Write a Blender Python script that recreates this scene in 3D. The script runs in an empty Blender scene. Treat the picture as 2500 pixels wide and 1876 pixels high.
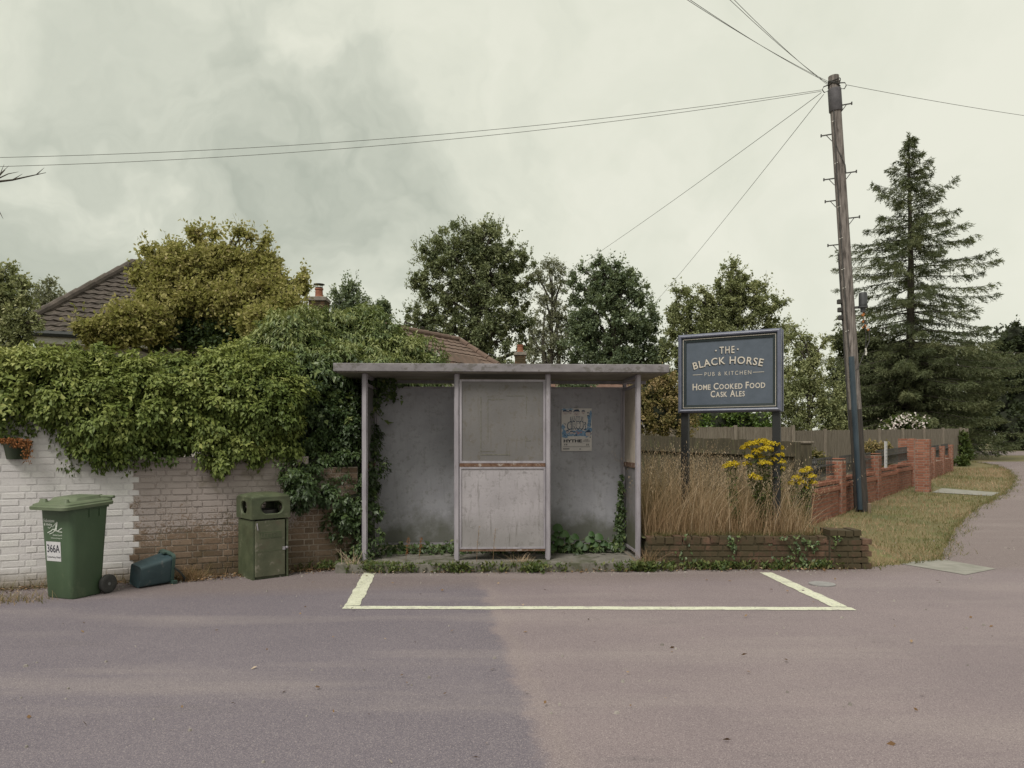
import bpy, bmesh, math, random
import numpy as np
from mathutils import Vector, Matrix, Euler

random.seed(7)
rng = np.random.default_rng(7)
scene = bpy.context.scene
COL = scene.collection
R = math.radians

# ------------------------------------------------------------------ camera
F, HZ, EYE = 1800.0, 1080.0, 1.6          # focal length / horizon row in photo pixels, eye height
cam_d = bpy.data.cameras.new("Camera")
cam = bpy.data.objects.new("Camera", cam_d)
COL.objects.link(cam)
cam.location = (0, 0, EYE)
cam.rotation_euler = (R(90), 0, 0)
cam_d.sensor_width = 36
cam_d.lens = 36 * F / 2500
cam_d.shift_y = 0.0568
cam_d.clip_end = 3000
scene.camera = cam

# ------------------------------------------------------------------ sky, sun, exposure
scene.view_settings.view_transform = 'Standard'
scene.view_settings.look = 'None'
scene.view_settings.gamma = 1
scene.view_settings.exposure = 0.0
SUN_EL, SUN_AZ = R(54), R(212)            # azimuth clockwise from +Y
world = bpy.data.worlds.new("World")
scene.world = world
world.use_nodes = True
wn = world.node_tree
wn.nodes.clear()


def nd(nt, t, ins=None, **props):
    n = nt.nodes.new(t)
    for k, v in props.items():
        setattr(n, k, v)
    if ins:
        for k, v in ins.items():
            s = n.inputs[k]
            if isinstance(v, bpy.types.NodeSocket):
                nt.links.new(v, s)
            else:
                s.default_value = v
    return n


def ramp(nt, fac, stops):
    n = nt.nodes.new('ShaderNodeValToRGB')
    e = n.color_ramp.elements
    while len(e) < len(stops):
        e.new(0.5)
    for i, (p, c) in enumerate(stops):
        e[i].position = p
        e[i].color = (c[0], c[1], c[2], 1) if not isinstance(c, (int, float)) else (c, c, c, 1)
    nt.links.new(fac, n.inputs[0])
    return n.outputs[0]


def mixc(nt, fac, a, b, mode='MIX'):
    n = nt.nodes.new('ShaderNodeMix')
    n.data_type = 'RGBA'
    n.blend_type = mode
    for idx, v in ((0, fac), (6, a), (7, b)):
        if isinstance(v, bpy.types.NodeSocket):
            nt.links.new(v, n.inputs[idx])
        elif idx == 0:
            n.inputs[idx].default_value = v
        else:
            n.inputs[idx].default_value = (v[0], v[1], v[2], 1)
    return n.outputs[2]


def mth(nt, op, a, b=0.0, c=0.0, clamp=False):
    n = nt.nodes.new('ShaderNodeMath')
    n.operation = op
    n.use_clamp = clamp
    for i, v in enumerate((a, b, c)):
        if isinstance(v, bpy.types.NodeSocket):
            nt.links.new(v, n.inputs[i])
        else:
            n.inputs[i].default_value = v
    return n.outputs[0]


def sky_nodes():
    nt = wn
    tc = nd(nt, 'ShaderNodeTexCoord')
    d = tc.outputs['Generated']
    sky = nd(nt, 'ShaderNodeTexSky', sky_type='NISHITA', sun_disc=False)
    sky.sun_elevation = SUN_EL
    sky.sun_rotation = SUN_AZ
    b1 = nd(nt, 'ShaderNodeBackground', {'Color': sky.outputs[0], 'Strength': 0.10})
    # an overcast layer: soft rolling cloud, brighter to the right and low down, heavier upper left
    sep = nd(nt, 'ShaderNodeSeparateXYZ', {0: d})
    zz = mth(nt, 'MAXIMUM', mth(nt, 'ADD', sep.outputs[2], 0.22), 0.05)
    px = mth(nt, 'DIVIDE', sep.outputs[0], zz)
    py = mth(nt, 'DIVIDE', sep.outputs[1], zz)
    cv = nd(nt, 'ShaderNodeCombineXYZ', {0: px, 1: py, 2: 0.3})
    w1 = nd(nt, 'ShaderNodeTexNoise', {'Vector': d, 'Scale': 3.2, 'Detail': 5.0, 'Roughness': 0.55})
    wv = nd(nt, 'ShaderNodeVectorMath', {0: w1.outputs['Color'], 1: (0.5, 0.5, 0.5)}, operation='SUBTRACT').outputs[0]
    wv = nd(nt, 'ShaderNodeVectorMath', {0: wv, 1: (0.62, 0.62, 0.55)}, operation='MULTIPLY').outputs[0]
    dw = nd(nt, 'ShaderNodeVectorMath', {0: d, 1: wv}, operation='ADD').outputs[0]
    dw = nd(nt, 'ShaderNodeVectorMath', {0: dw}, operation='NORMALIZE').outputs[0]
    n1 = nd(nt, 'ShaderNodeTexNoise', {'Vector': dw, 'Scale': 5.5, 'Detail': 6.0, 'Roughness': 0.5})

    def lump(u, v, k, amt):
        a = Vector((u - 1250, F, HZ - v)).normalized()
        dp = nd(nt, 'ShaderNodeVectorMath', {0: dw, 1: a}, operation='DOT_PRODUCT').outputs['Value']
        return mth(nt, 'MULTIPLY', mth(nt, 'POWER', mth(nt, 'MAXIMUM', dp, 0.0), k), amt)
    # where the heavier banks and the brighter breaks sit
    dk = 0.14
    for (u, v, k, amt) in ((640, 260, 34, .36), (900, 440, 70, .24), (20, 190, 50, .32), (200, 470, 50, .10), (320, 60, 150, -.25), (1170, 190, 60, -.13), (1350, 420, 40, .10), (1700, 150, 30, .05), (1000, 90, 90, -.08), (-700, 100, 8, .2), (2300, 200, 8, -.12)):
        dk = mth(nt, 'ADD', dk, lump(u, v, k, amt))
    dk = mth(nt, 'MAXIMUM', dk, 0.0)
    nn = mth(nt, 'SUBTRACT', n1.outputs[0], 0.5)
    f = mth(nt, 'ADD', dk, mth(nt, 'MULTIPLY', nn, mth(nt, 'ADD', 0.42, mth(nt, 'MULTIPLY', dk, 3.2))), clamp=True)
    col = ramp(nt, f, [(0.0, (0.84, 0.84, 0.72)), (0.18, (0.775, 0.785, 0.665)), (0.42, (0.665, 0.685, 0.58)), (0.95, (0.47, 0.50, 0.42))])
    b2 = nd(nt, 'ShaderNodeBackground', {'Color': col, 'Strength': 1.0})
    mx = nd(nt, 'ShaderNodeMixShader', {0: 0.965, 1: b1.outputs[0], 2: b2.outputs[0]})
    nd(nt, 'ShaderNodeOutputWorld', {'Surface': mx.outputs[0]})


sky_nodes()
sun_d = bpy.data.lights.new("Sun", 'SUN')
sun_d.energy = 3.3
sun_d.angle = R(24)
sun_d.color = (1.0, 0.96, 0.88)
sun = bpy.data.objects.new("Sun", sun_d)
COL.objects.link(sun)
sv = Vector((math.sin(SUN_AZ) * math.cos(SUN_EL), math.cos(SUN_AZ) * math.cos(SUN_EL), math.sin(SUN_EL)))
sun.rotation_euler = (-sv).to_track_quat('-Z', 'Y').to_euler()
sun.location = (0, -5, 20)


# ------------------------------------------------------------------ where things are
def gz(y):
    """height of the land: level near by, rising gently behind the shelter"""
    return 0.0 if y < 12 else 0.02 * (min(y, 62) - 12)


def G(u, v):
    """ground point seen at a photo position"""
    k = (v - HZ) / F
    y = EYE / k
    if y > 12:
        y = 1.84 / (k + 0.02)
    return Vector(((u - 1250) / F * y, y, gz(y)))


def P(u, v, y):
    return Vector(((u - 1250) / F * y, y, EYE - (v - HZ) / F * y))


# ------------------------------------------------------------------ object helpers
def link(o):
    COL.objects.link(o)
    return o


def tag(o, label=None, cat=None, group=None, kind=None):
    if label:
        o["label"] = label
    if cat:
        o["category"] = cat
    if group:
        o["group"] = group
    if kind:
        o["kind"] = kind
    return o


def thing(name, label, cat, loc=(0, 0, 0), rotz=0.0, group=None):
    o = link(bpy.data.objects.new(name, None))
    o.empty_display_size = 0.2
    o.location = loc
    o.rotation_euler = (0, 0, rotz)
    return tag(o, label, cat, group)


def copy_tree(o, parent=None):
    c = o.copy()
    link(c)
    if parent is not None:
        c.parent = parent
    for ch in list(o.children):
        copy_tree(ch, c)
    return c


class MB:
    """collects simple shapes into one mesh"""

    def __init__(s):
        s.v, s.f, s.var, s.cur = [], [], [], 0.5

    def add(s, vs, fs):
        o = len(s.v)
        s.v += [tuple(p) for p in vs]
        s.var += [s.cur] * len(vs)
        s.f += [tuple(i + o for i in f) for f in fs]
        return s

    def box(s, c, d, rot=None):
        x, y, z = d[0] / 2, d[1] / 2, d[2] / 2
        vs = [Vector((a, b, e)) for e in (-z, z) for b in (-y, y) for a in (-x, x)]
        if rot is not None:
            M = rot if isinstance(rot, Matrix) else Euler(rot).to_matrix()
            vs = [M @ q for q in vs]
        c = Vector(c)
        return s.add([q + c for q in vs], [(0, 2, 3, 1), (4, 5, 7, 6), (0, 1, 5, 4), (2, 6, 7, 3), (0, 4, 6, 2), (1, 3, 7, 5)])

    def bx(s, x0, x1, y0, y1, z0, z1):
        return s.box(((x0 + x1) / 2, (y0 + y1) / 2, (z0 + z1) / 2), (x1 - x0, y1 - y0, z1 - z0))

    def cbox(s, x0, x1, y0, y1, z0, z1, c=0.004):
        """box with chamfered edges"""
        vs = []
        for sx, X in ((1, x0), (-1, x1)):
            for sy, Y in ((1, y0), (-1, y1)):
                for sz, Z in ((1, z0), (-1, z1)):
                    vs += [(X, Y + sy * c, Z + sz * c), (X + sx * c, Y, Z + sz * c), (X + sx * c, Y + sy * c, Z)]
        bm = bmesh.new()
        for q in vs:
            bm.verts.new(q)
        bmesh.ops.convex_hull(bm, input=bm.verts)
        bm.verts.ensure_lookup_table()
        bm.verts.index_update()
        s.add([q.co.copy() for q in bm.verts], [[w.index for w in f.verts] for f in bm.faces])
        bm.free()
        return s

    def bar(s, a, b, w, d=None):
        a, b = Vector(a), Vector(b)
        t = (b - a)
        M = t.to_track_quat('Z', 'Y').to_matrix()
        return s.box((a + b) / 2, (w, d or w, t.length), M)

    def tube(s, pts, r, n=8, cap=True):
        pts = [Vector(p) for p in pts]
        rs = r if isinstance(r, (list, tuple)) else [r] * len(pts)
        vs, fs = [], []
        ref = None
        for i, p in enumerate(pts):
            t = (pts[min(i + 1, len(pts) - 1)] - pts[max(i - 1, 0)]).normalized()
            if ref is None:
                ref = Vector((0, 0, 1)) if abs(t.z) < 0.9 else Vector((1, 0, 0))
            e1 = t.cross(ref).normalized()
            e2 = t.cross(e1).normalized()
            ref = e1.cross(t) if abs(t.dot(ref)) > 0.95 else ref
            for k in range(n):
                a = 2 * math.pi * k / n
                vs.append(p + (e1 * math.cos(a) + e2 * math.sin(a)) * rs[i])
        for i in range(len(pts) - 1):
            for k in range(n):
                k2 = (k + 1) % n
                fs.append((i * n + k, i * n + k2, (i + 1) * n + k2, (i + 1) * n + k))
        if cap:
            fs.append(tuple(range(n)))
            fs.append(tuple(range((len(pts) - 1) * n + n - 1, (len(pts) - 1) * n - 1, -1)))
        return s.add(vs, fs)

    def loft(s, secs, cap=(True, True)):
        """rings of equal point count"""
        n = len(secs[0])
        vs = [p for sec in secs for p in sec]
        fs = []
        for i in range(len(secs) - 1):
            for k in range(n):
                k2 = (k + 1) % n
                fs.append((i * n + k, i * n + k2, (i + 1) * n + k2, (i + 1) * n + k))
        if cap[0]:
            fs.append(tuple(range(n - 1, -1, -1)))
        if cap[1]:
            fs.append(tuple(range((len(secs) - 1) * n, len(secs) * n)))
        return s.add(vs, fs)

    def lathe(s, prof, n=16, c=(0, 0, 0), axis='Z'):
        secs = []
        for r, h in prof:
            ring = []
            for k in range(n):
                a = 2 * math.pi * k / n
                q = (r * math.cos(a), r * math.sin(a), h)
                if axis == 'X':
                    q = (h, q[0], q[1])
                elif axis == 'Y':
                    q = (q[0], -h, q[1])
                ring.append((q[0] + c[0], q[1] + c[1], q[2] + c[2]))
            secs.append(ring)
        return s.loft(secs)

    def poly(s, pts):
        return s.add(pts, [tuple(range(len(pts)))])

    def prism(s, pts, off):
        pts = [Vector(p) for p in pts]
        off = Vector(off)
        return s.loft([pts, [p + off for p in pts]])

    def build(s, name, mat, parent=None, smooth=False, label=None):
        me = bpy.data.meshes.new(name)
        me.from_pydata(s.v, [], s.f)
        a = me.attributes.new('var', 'FLOAT', 'POINT')
        a.data.foreach_set('value', s.var)
        bm = bmesh.new()
        bm.from_mesh(me)
        bmesh.ops.recalc_face_normals(bm, faces=bm.faces)
        bm.to_mesh(me)
        bm.free()
        me.materials.append(mat)
        if smooth:
            for p in me.polygons:
                p.use_smooth = True
            try:
                me.set_sharp_from_angle(angle=R(40))
            except Exception:
                pass
        o = link(bpy.data.objects.new(name, me))
        if parent is not None:
            o.parent = parent
        if label:
            o["label"] = label
        return o


def rrect(w, d, r, z, cx=0, cy=0, n=4, tilt=0.0):
    pts = []
    for qx, qy, a0 in ((1, 1, 0), (-1, 1, 90), (-1, -1, 180), (1, -1, 270)):
        for k in range(n + 1):
            a = R(a0 + 90 * k / n)
            x = cx + qx * (w / 2 - r) + r * math.cos(a)
            y = cy + qy * (d / 2 - r) + r * math.sin(a)
            pts.append((x, y, z + tilt * y))
    return pts


def mesh_np(name, V, quads, mat, parent=None, var=None, tris=None):
    """big vectorised mesh: V (n,3), quads (m,4)"""
    me = bpy.data.meshes.new(name)
    me.vertices.add(len(V))
    me.vertices.foreach_set('co', np.ascontiguousarray(V, dtype=np.float32).ravel())
    q = np.ascontiguousarray(quads, dtype=np.int32)
    me.loops.add(q.size)
    me.loops.foreach_set('vertex_index', q.ravel())
    me.polygons.add(len(q))
    me.polygons.foreach_set('loop_start', np.arange(0, q.size, q.shape[1], dtype=np.int32))
    me.polygons.foreach_set('loop_total', np.full(len(q), q.shape[1], dtype=np.int32))
    me.update(calc_edges=True)
    if var is not None:
        a = me.attributes.new('var', 'FLOAT', 'POINT')
        a.data.foreach_set('value', np.ascontiguousarray(var, dtype=np.float32))
    me.materials.append(mat)
    o = link(bpy.data.objects.new(name, me))
    if parent is not None:
        o.parent = parent
    return o


def unit(a):
    return a / np.maximum(np.linalg.norm(a, axis=-1, keepdims=True), 1e-9)


# leaf outlines: (along, across, lift)
IVY = (np.array([(0, 0, 0), (.12, .46, .10), (.46, .36, .06), (1, 0, -.12), (.46, -.36, .06), (.12, -.46, .10), (.42, 0, -.03)]),
       np.array([(0, 6, 2, 1), (6, 3, 3, 2), (0, 5, 4, 6), (6, 4, 3, 3)]))
IVYQ = (np.array([(0, 0, 0), (.2, .48, .10), (1, 0, -.12), (.2, -.48, .10), (.45, 0, -.04)]),
        np.array([(0, 4, 2, 1), (0, 3, 2, 4)]))
KITE = (np.array([(0, 0, 0), (.45, .5, .05), (1, 0, 0), (.45, -.5, .05)]), np.array([(0, 3, 2, 1)]))


class Leaves:
    def __init__(s):
        s.a = []

    def add(s, p, t, n, L, W, var):
        m = len(p)
        s.a.append((p, unit(t), n, np.broadcast_to(L, (m,)), np.broadcast_to(W, (m,)), np.broadcast_to(var, (m,))))

    def build(s, name, mat, parent=None, shape=KITE, base=(0, 0, 0)):
        p = np.concatenate([x[0] for x in s.a]) - np.array(base)
        t = np.concatenate([x[1] for x in s.a])
        n = np.concatenate([x[2] for x in s.a])
        L = np.concatenate([x[3] for x in s.a])[:, None, None]
        W = np.concatenate([x[4] for x in s.a])[:, None, None]
        va = np.concatenate([x[5] for x in s.a])
        sd = unit(np.cross(n, t))
        n = np.cross(t, sd)
        tv, tf = shape
        V = (p[:, None, :] + t[:, None, :] * (tv[None, :, 0:1] * L) + sd[:, None, :] * (tv[None, :, 1:2] * W) + n[:, None, :] * (tv[None, :, 2:3] * L))
        k = len(tv)
        Q = (np.arange(len(p))[:, None, None] * k + tf[None]).reshape(-1, 4)
        return mesh_np(name, V.reshape(-1, 3), Q, mat, parent, np.repeat(va, k))


def blades(name, p, h, lean, w, var, mat, parent=None, seg=3, base=(0, 0, 0), curve=1.6):
    m = len(p)
    h = np.broadcast_to(h, (m,))
    w = np.broadcast_to(w, (m,))
    ang = rng.uniform(0, math.pi, m)
    side = np.stack([np.cos(ang), np.sin(ang), np.zeros(m)], 1)
    V = np.zeros((m, seg + 1, 2, 3))
    for i in range(seg + 1):
        t = i / seg
        c = p + np.stack([lean[:, 0] * t ** curve, lean[:, 1] * t ** curve, h * t * (1 - 0.12 * t)], 1)
        ww = (w * (1 - 0.85 * t))[:, None] * side / 2
        V[:, i, 0] = c - ww
        V[:, i, 1] = c + ww
    k = (seg + 1) * 2
    q = np.array([(2 * i, 2 * i + 1, 2 * i + 3, 2 * i + 2) for i in range(seg)])
    Q = (np.arange(m)[:, None, None] * k + q[None]).reshape(-1, 4)
    return mesh_np(name, V.reshape(-1, 3) - np.array(base), Q, mat, parent, np.repeat(np.broadcast_to(var, (m,)), k))


# ------------------------------------------------------------------ materials
def new_mat(name):
    m = bpy.data.materials.new(name)
    m.use_nodes = True
    nt = m.node_tree
    nt.nodes.clear()
    out = nd(nt, 'ShaderNodeOutputMaterial')
    b = nd(nt, 'ShaderNodeBsdfPrincipled')
    nt.links.new(b.outputs[0], out.inputs[0])
    return m, nt, b, out


def objco(nt, scale=(1, 1, 1)):
    tc = nd(nt, 'ShaderNodeTexCoord')
    mp = nd(nt, 'ShaderNodeMapping', {'Vector': tc.outputs['Object'], 'Scale': scale})
    return mp.outputs[0]


def noise(nt, co, scale, detail=4.0, rough=0.55, dist=0.0):
    return nd(nt, 'ShaderNodeTexNoise', {'Vector': co, 'Scale': scale, 'Detail': detail, 'Roughness': rough, 'Distortion': dist}).outputs[0]


def bump(nt, b, h, strength=0.3, dist=0.01):
    n = nd(nt, 'ShaderNodeBump', {'Height': h, 'Strength': strength, 'Distance': dist})
    nt.links.new(n.outputs[0], b.inputs['Normal'])


K = 0.74      # overall reflectance of the built surfaces


def noisy(name, c1, c2, scale=8, rough=0.7, bmp=0.2, bdist=0.004, stretch=(1, 1, 1), spots=None, metal=0.0, spec=0.5, lo=0.35, hi=0.65):
    m, nt, b, out = new_mat(name)
    c1, c2 = [tuple(x * K for x in c) for c in (c1, c2)]
    co = objco(nt, stretch)
    n = noise(nt, co, scale, 6.0, 0.6)
    col = ramp(nt, n, [(lo, c1), (hi, c2)])
    if spots:
        for (c3, sc, th, amt) in spots:
            n2 = noise(nt, co, sc, 5.0, 0.65)
            f = mth(nt, 'MULTIPLY', ramp(nt, n2, [(th, 0.0), (min(th + 0.08, 1), 1.0)]), amt)
            col = mixc(nt, f, col, c3)
    nt.links.new(col, b.inputs['Base Color'])
    b.inputs['Roughness'].default_value = rough
    b.inputs['Metallic'].default_value = metal
    b.inputs['Specular IOR Level'].default_value = spec
    if bmp:
        bump(nt, b, noise(nt, co, scale * 4, 5.0), bmp, bdist)
    return m


def leafmat(name, stops, rough=0.5, trans=0.25, spec=0.35, gloss_noise=True):
    m, nt, b, out = new_mat(name)
    at = nd(nt, 'ShaderNodeAttribute', attribute_name='var')
    col = ramp(nt, at.outputs['Fac'], stops)
    nt.links.new(col, b.inputs['Base Color'])
    b.inputs['Roughness'].default_value = rough
    b.inputs['Specular IOR Level'].default_value = spec
    if trans:
        tcol = mixc(nt, 0.5, col, (0.20, 0.24, 0.05), 'MIX')
        tr = nd(nt, 'ShaderNodeBsdfTranslucent', {'Color': tcol})
        mx = nd(nt, 'ShaderNodeMixShader', {0: trans, 1: b.outputs[0], 2: tr.outputs[0]})
        nt.links.new(mx.outputs[0], out.inputs[0])
    return m


def paint(name, c, rough=0.5, spec=0.4):
    m, nt, b, out = new_mat(name)
    co = objco(nt)
    n = noise(nt, co, 25, 5.0)
    col = ramp(nt, n, [(0.3, tuple(x * 0.85 for x in c)), (0.7, tuple(min(1, x * 1.1) for x in c))])
    nt.links.new(col, b.inputs['Base Color'])
    b.inputs['Roughness'].default_value = rough
    b.inputs['Specular IOR Level'].default_value = spec
    return m


def asphalt_mat():
    m, nt, b, out = new_mat("asphalt")
    co = objco(nt)
    sep = nd(nt, 'ShaderNodeSeparateXYZ', {0: co})
    X, Y = sep.outputs[0], sep.outputs[1]
    wob = mth(nt, 'MULTIPLY', mth(nt, 'SUBTRACT', noise(nt, co, 2.5, 6.0, 0.7), 0.5), 0.42)
    # seam between two layings of tarmac
    line = mth(nt, 'ADD', mth(nt, 'SUBTRACT', X, mth(nt, 'MULTIPLY', mth(nt, 'SUBTRACT', 8.73, Y), 0.1206)), 0.436)
    line = mth(nt, 'ADD', line, wob)
    right = ramp(nt, mth(nt, 'ADD', mth(nt, 'MULTIPLY', line, 3.0), 0.5), [(0.2, 0.0), (0.8, 1.0)])
    back = ramp(nt, mth(nt, 'ADD', mth(nt, 'MULTIPLY', mth(nt, 'ADD', mth(nt, 'SUBTRACT', Y, mth(nt, 'ADD', 8.25, mth(nt, 'MULTIPLY', X, 0.16))), wob), 1.6), 0.5), [(0.1, 0.0), (0.9, 1.0)])
    big = noise(nt, co, 0.7, 5.0, 0.6)
    left_c = ramp(nt, big, [(0.3, (0.113, 0.098, 0.119)), (0.7, (0.140, 0.121, 0.141))])
    right_c = ramp(nt, big, [(0.3, (0.164, 0.132, 0.142)), (0.7, (0.203, 0.164, 0.170))])
    right = ramp(nt, mth(nt, 'ADD', mth(nt, 'MULTIPLY', line, 3.0), 0.5), [(0.38, 0.0), (0.62, 1.0)])
    col = mixc(nt, right, left_c, right_c)
    seam = mth(nt, 'MULTIPLY', ramp(nt, mth(nt, 'ABSOLUTE', mth(nt, 'SUBTRACT', line, 0.10)), [(0.0, 1.0), (0.10, 0.0)]), 0.16)
    col = mixc(nt, seam, col, (0.27, 0.225, 0.195))
    col = mixc(nt, mth(nt, 'MULTIPLY', back, 0.7), col, (0.150, 0.118, 0.112))
    # long tyre-worn bands across the view
    cs = objco(nt, (0.16, 1.0, 1.0))
    band = noise(nt, cs, 1.4, 5.0, 0.6)
    col = mixc(nt, mth(nt, 'MULTIPLY', ramp(nt, band, [(0.50, 0.0), (0.70, 1.0)]), 0.40), col, (0.27, 0.232, 0.222))
    col = mixc(nt, mth(nt, 'MULTIPLY', ramp(nt, noise(nt, cs, 2.1, 6.0, 0.7), [(0.60, 0.0), (0.72, 1.0)]), 0.40), col, (0.09, 0.078, 0.086))
    # oil and damp stains
    st = noise(nt, objco(nt, (0.6, 1.3, 1)), 1.7, 7.0, 0.72)
    col = mixc(nt, mth(nt, 'MULTIPLY', ramp(nt, st, [(0.66, 0.0), (0.74, 1.0)]), 0.55), col, (0.075, 0.064, 0.07))
    # stones in the surface
    g1 = noise(nt, co, 190, 2.0, 0.7)
    col = mixc(nt, ramp(nt, g1, [(0.55, 0.0), (0.70, 0.7)]), col, (0.38, 0.335, 0.33))
    col = mixc(nt, ramp(nt, g1, [(0.30, 0.7), (0.44, 0.0)]), col, (0.07, 0.06, 0.07))
    g2 = noise(nt, co, 55, 3.0, 0.7)
    g3 = noise(nt, co, 95, 2.0, 0.6)
    col = mixc(nt, ramp(nt, g3, [(0.60, 0.0), (0.66, 0.5)]), col, (0.32, 0.275, 0.27))
    col = mixc(nt, ramp(nt, g3, [(0.34, 0.5), (0.40, 0.0)]), col, (0.06, 0.05, 0.058))
    # fine cracks, only here and there
    wv = nd(nt, 'ShaderNodeVectorMath', {0: co, 1: nd(nt, 'ShaderNodeCombineXYZ', {0: mth(nt, 'MULTIPLY', noise(nt, co, 3.0, 5.0, 0.7), 0.8), 1: mth(nt, 'MULTIPLY', noise(nt, co, 2.2, 5.0, 0.7), 0.8), 2: 0.0}).outputs[0]}, operation='ADD').outputs[0]
    vo = nd(nt, 'ShaderNodeTexVoronoi', {'Vector': wv, 'Scale': 0.55}, feature='DISTANCE_TO_EDGE').outputs['Distance']
    ck = mth(nt, 'MULTIPLY', ramp(nt, vo, [(0.001, 0.12), (0.004, 0.0)]), ramp(nt, noise(nt, co, 0.55, 3.0), [(0.50, 0.0), (0.60, 1.0)]))
    col = mixc(nt, ck, col, (0.045, 0.038, 0.042))
    col = mixc(nt, ramp(nt, g2, [(0.66, 0.0), (0.74, 0.6)]), col, (0.34, 0.29, 0.28))
    col = mixc(nt, ramp(nt, noise(nt, co, 21, 4.0, 0.7), [(0.69, 0.0), (0.73, 0.7)]), col, (0.06, 0.052, 0.055))
    nt.links.new(col, b.inputs['Base Color'])
    b.inputs['Roughness'].default_value = 0.85
    b.inputs['Specular IOR Level'].default_value = 0.25
    bump(nt, b, mth(nt, 'ADD', g1, mth(nt, 'MULTIPLY', g2, 0.6)), 0.55, 0.004)
    return m


def brickmat(name, stops, mortar, patch=None, rough=0.9, bscale=60, dark=0.45):
    """bricks carry 'var' (mortar body has var < 0)"""
    m, nt, b, out = new_mat(name)
    co = objco(nt)
    at = nd(nt, 'ShaderNodeAttribute', attribute_name='var').outputs['Fac']
    n = noise(nt, co, 14, 6.0, 0.65)
    col = ramp(nt, mth(nt, 'ADD', mth(nt, 'MULTIPLY', at, 0.7), mth(nt, 'MULTIPLY', n, 0.3)), stops)
    fine = noise(nt, co, bscale, 5.0, 0.7)
    col = mixc(nt, ramp(nt, fine, [(0.35, 0.5), (0.5, 0.0)]), col, tuple(c * dark for c in stops[0][1]))
    ism = mth(nt, 'LESS_THAN', at, -0.5)
    mc = ramp(nt, n, [(0.3, tuple(c * max(0.7, dark + .12) for c in mortar)), (0.7, mortar)])
    col = mixc(nt, ism, col, mc)
    if patch:
        col = patch(nt, co, col, at)
    nt.links.new(col, b.inputs['Base Color'])
    b.inputs['Roughness'].default_value = rough
    b.inputs['Specular IOR Level'].default_value = 0.2
    bump(nt, b, mth(nt, 'ADD', fine, n), 0.5, 0.006)
    return m


def old_patch(nt, co, col, at):
    """flaking limewash, lichen and damp on the old garden wall (x along the wall, z up)"""
    sep = nd(nt, 'ShaderNodeSeparateXYZ', {0: co})
    X, Z = sep.outputs[0], sep.outputs[2]
    hz = ramp(nt, Z, [(0.30, 0.0), (0.75, 0.7), (1.15, 1.0)])
    hx = ramp(nt, mth(nt, 'DIVIDE', X, 6.0), [(0.5, 0.8), (0.66, 1.0), (0.80, 0.85), (0.92, 0.15)])
    blot = noise(nt, co, 2.6, 5.0, 0.6)
    fl = noise(nt, co, 58, 4.0, 0.75)
    mask = mth(nt, 'MULTIPLY', hz, hx)
    k = mth(nt, 'ADD', mth(nt, 'MULTIPLY', mask, 0.42), mth(nt, 'MULTIPLY', mth(nt, 'SUBTRACT', blot, 0.5), 0.55))
    f = ramp(nt, mth(nt, 'ADD', fl, k), [(0.66, 0.0), (0.74, 0.9)])
    col = mixc(nt, f, col, (0.34, 0.295, 0.285))
    gr = ramp(nt, noise(nt, co, 3.1, 5.0), [(0.56, 0.0), (0.7, 0.65)])
    col = mixc(nt, gr, col, (0.075, 0.062, 0.022))
    lowd = ramp(nt, mth(nt, 'ADD', Z, mth(nt, 'MULTIPLY', blot, 0.3)), [(0.15, 0.6), (0.5, 0.0)])
    return mixc(nt, lowd, col, (0.060, 0.045, 0.024))


def white_patch(nt, co, col, at):
    sep = nd(nt, 'ShaderNodeSeparateXYZ', {0: co})
    g = noise(nt, co, 2.2, 6.0, 0.65)
    col = mixc(nt, ramp(nt, g, [(0.5, 0.0), (0.75, 0.45)]), col, (0.52, 0.47, 0.50))
    low = ramp(nt, mth(nt, 'ADD', sep.outputs[2], mth(nt, 'MULTIPLY', g, 0.2)), [(0.12, 0.9), (0.3, 0.0)])
    col = mixc(nt, low, col, (0.20, 0.16, 0.12))
    sp = noise(nt, co, 24, 5.0, 0.7)
    return mixc(nt, ramp(nt, sp, [(0.68, 0.0), (0.74, 0.6)]), col, (0.30, 0.25, 0.22))


def moss_patch(nt, co, col, at):
    g = noise(nt, co, 3.4, 6.0, 0.7)
    col = mixc(nt, ramp(nt, g, [(0.32, 0.0), (0.52, 0.88)]), col, (0.050, 0.043, 0.024))
    w = noise(nt, co, 30, 5.0, 0.7)
    return mixc(nt, ramp(nt, w, [(0.66, 0.0), (0.74, 0.7)]), col, (0.27, 0.25, 0.22))


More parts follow.
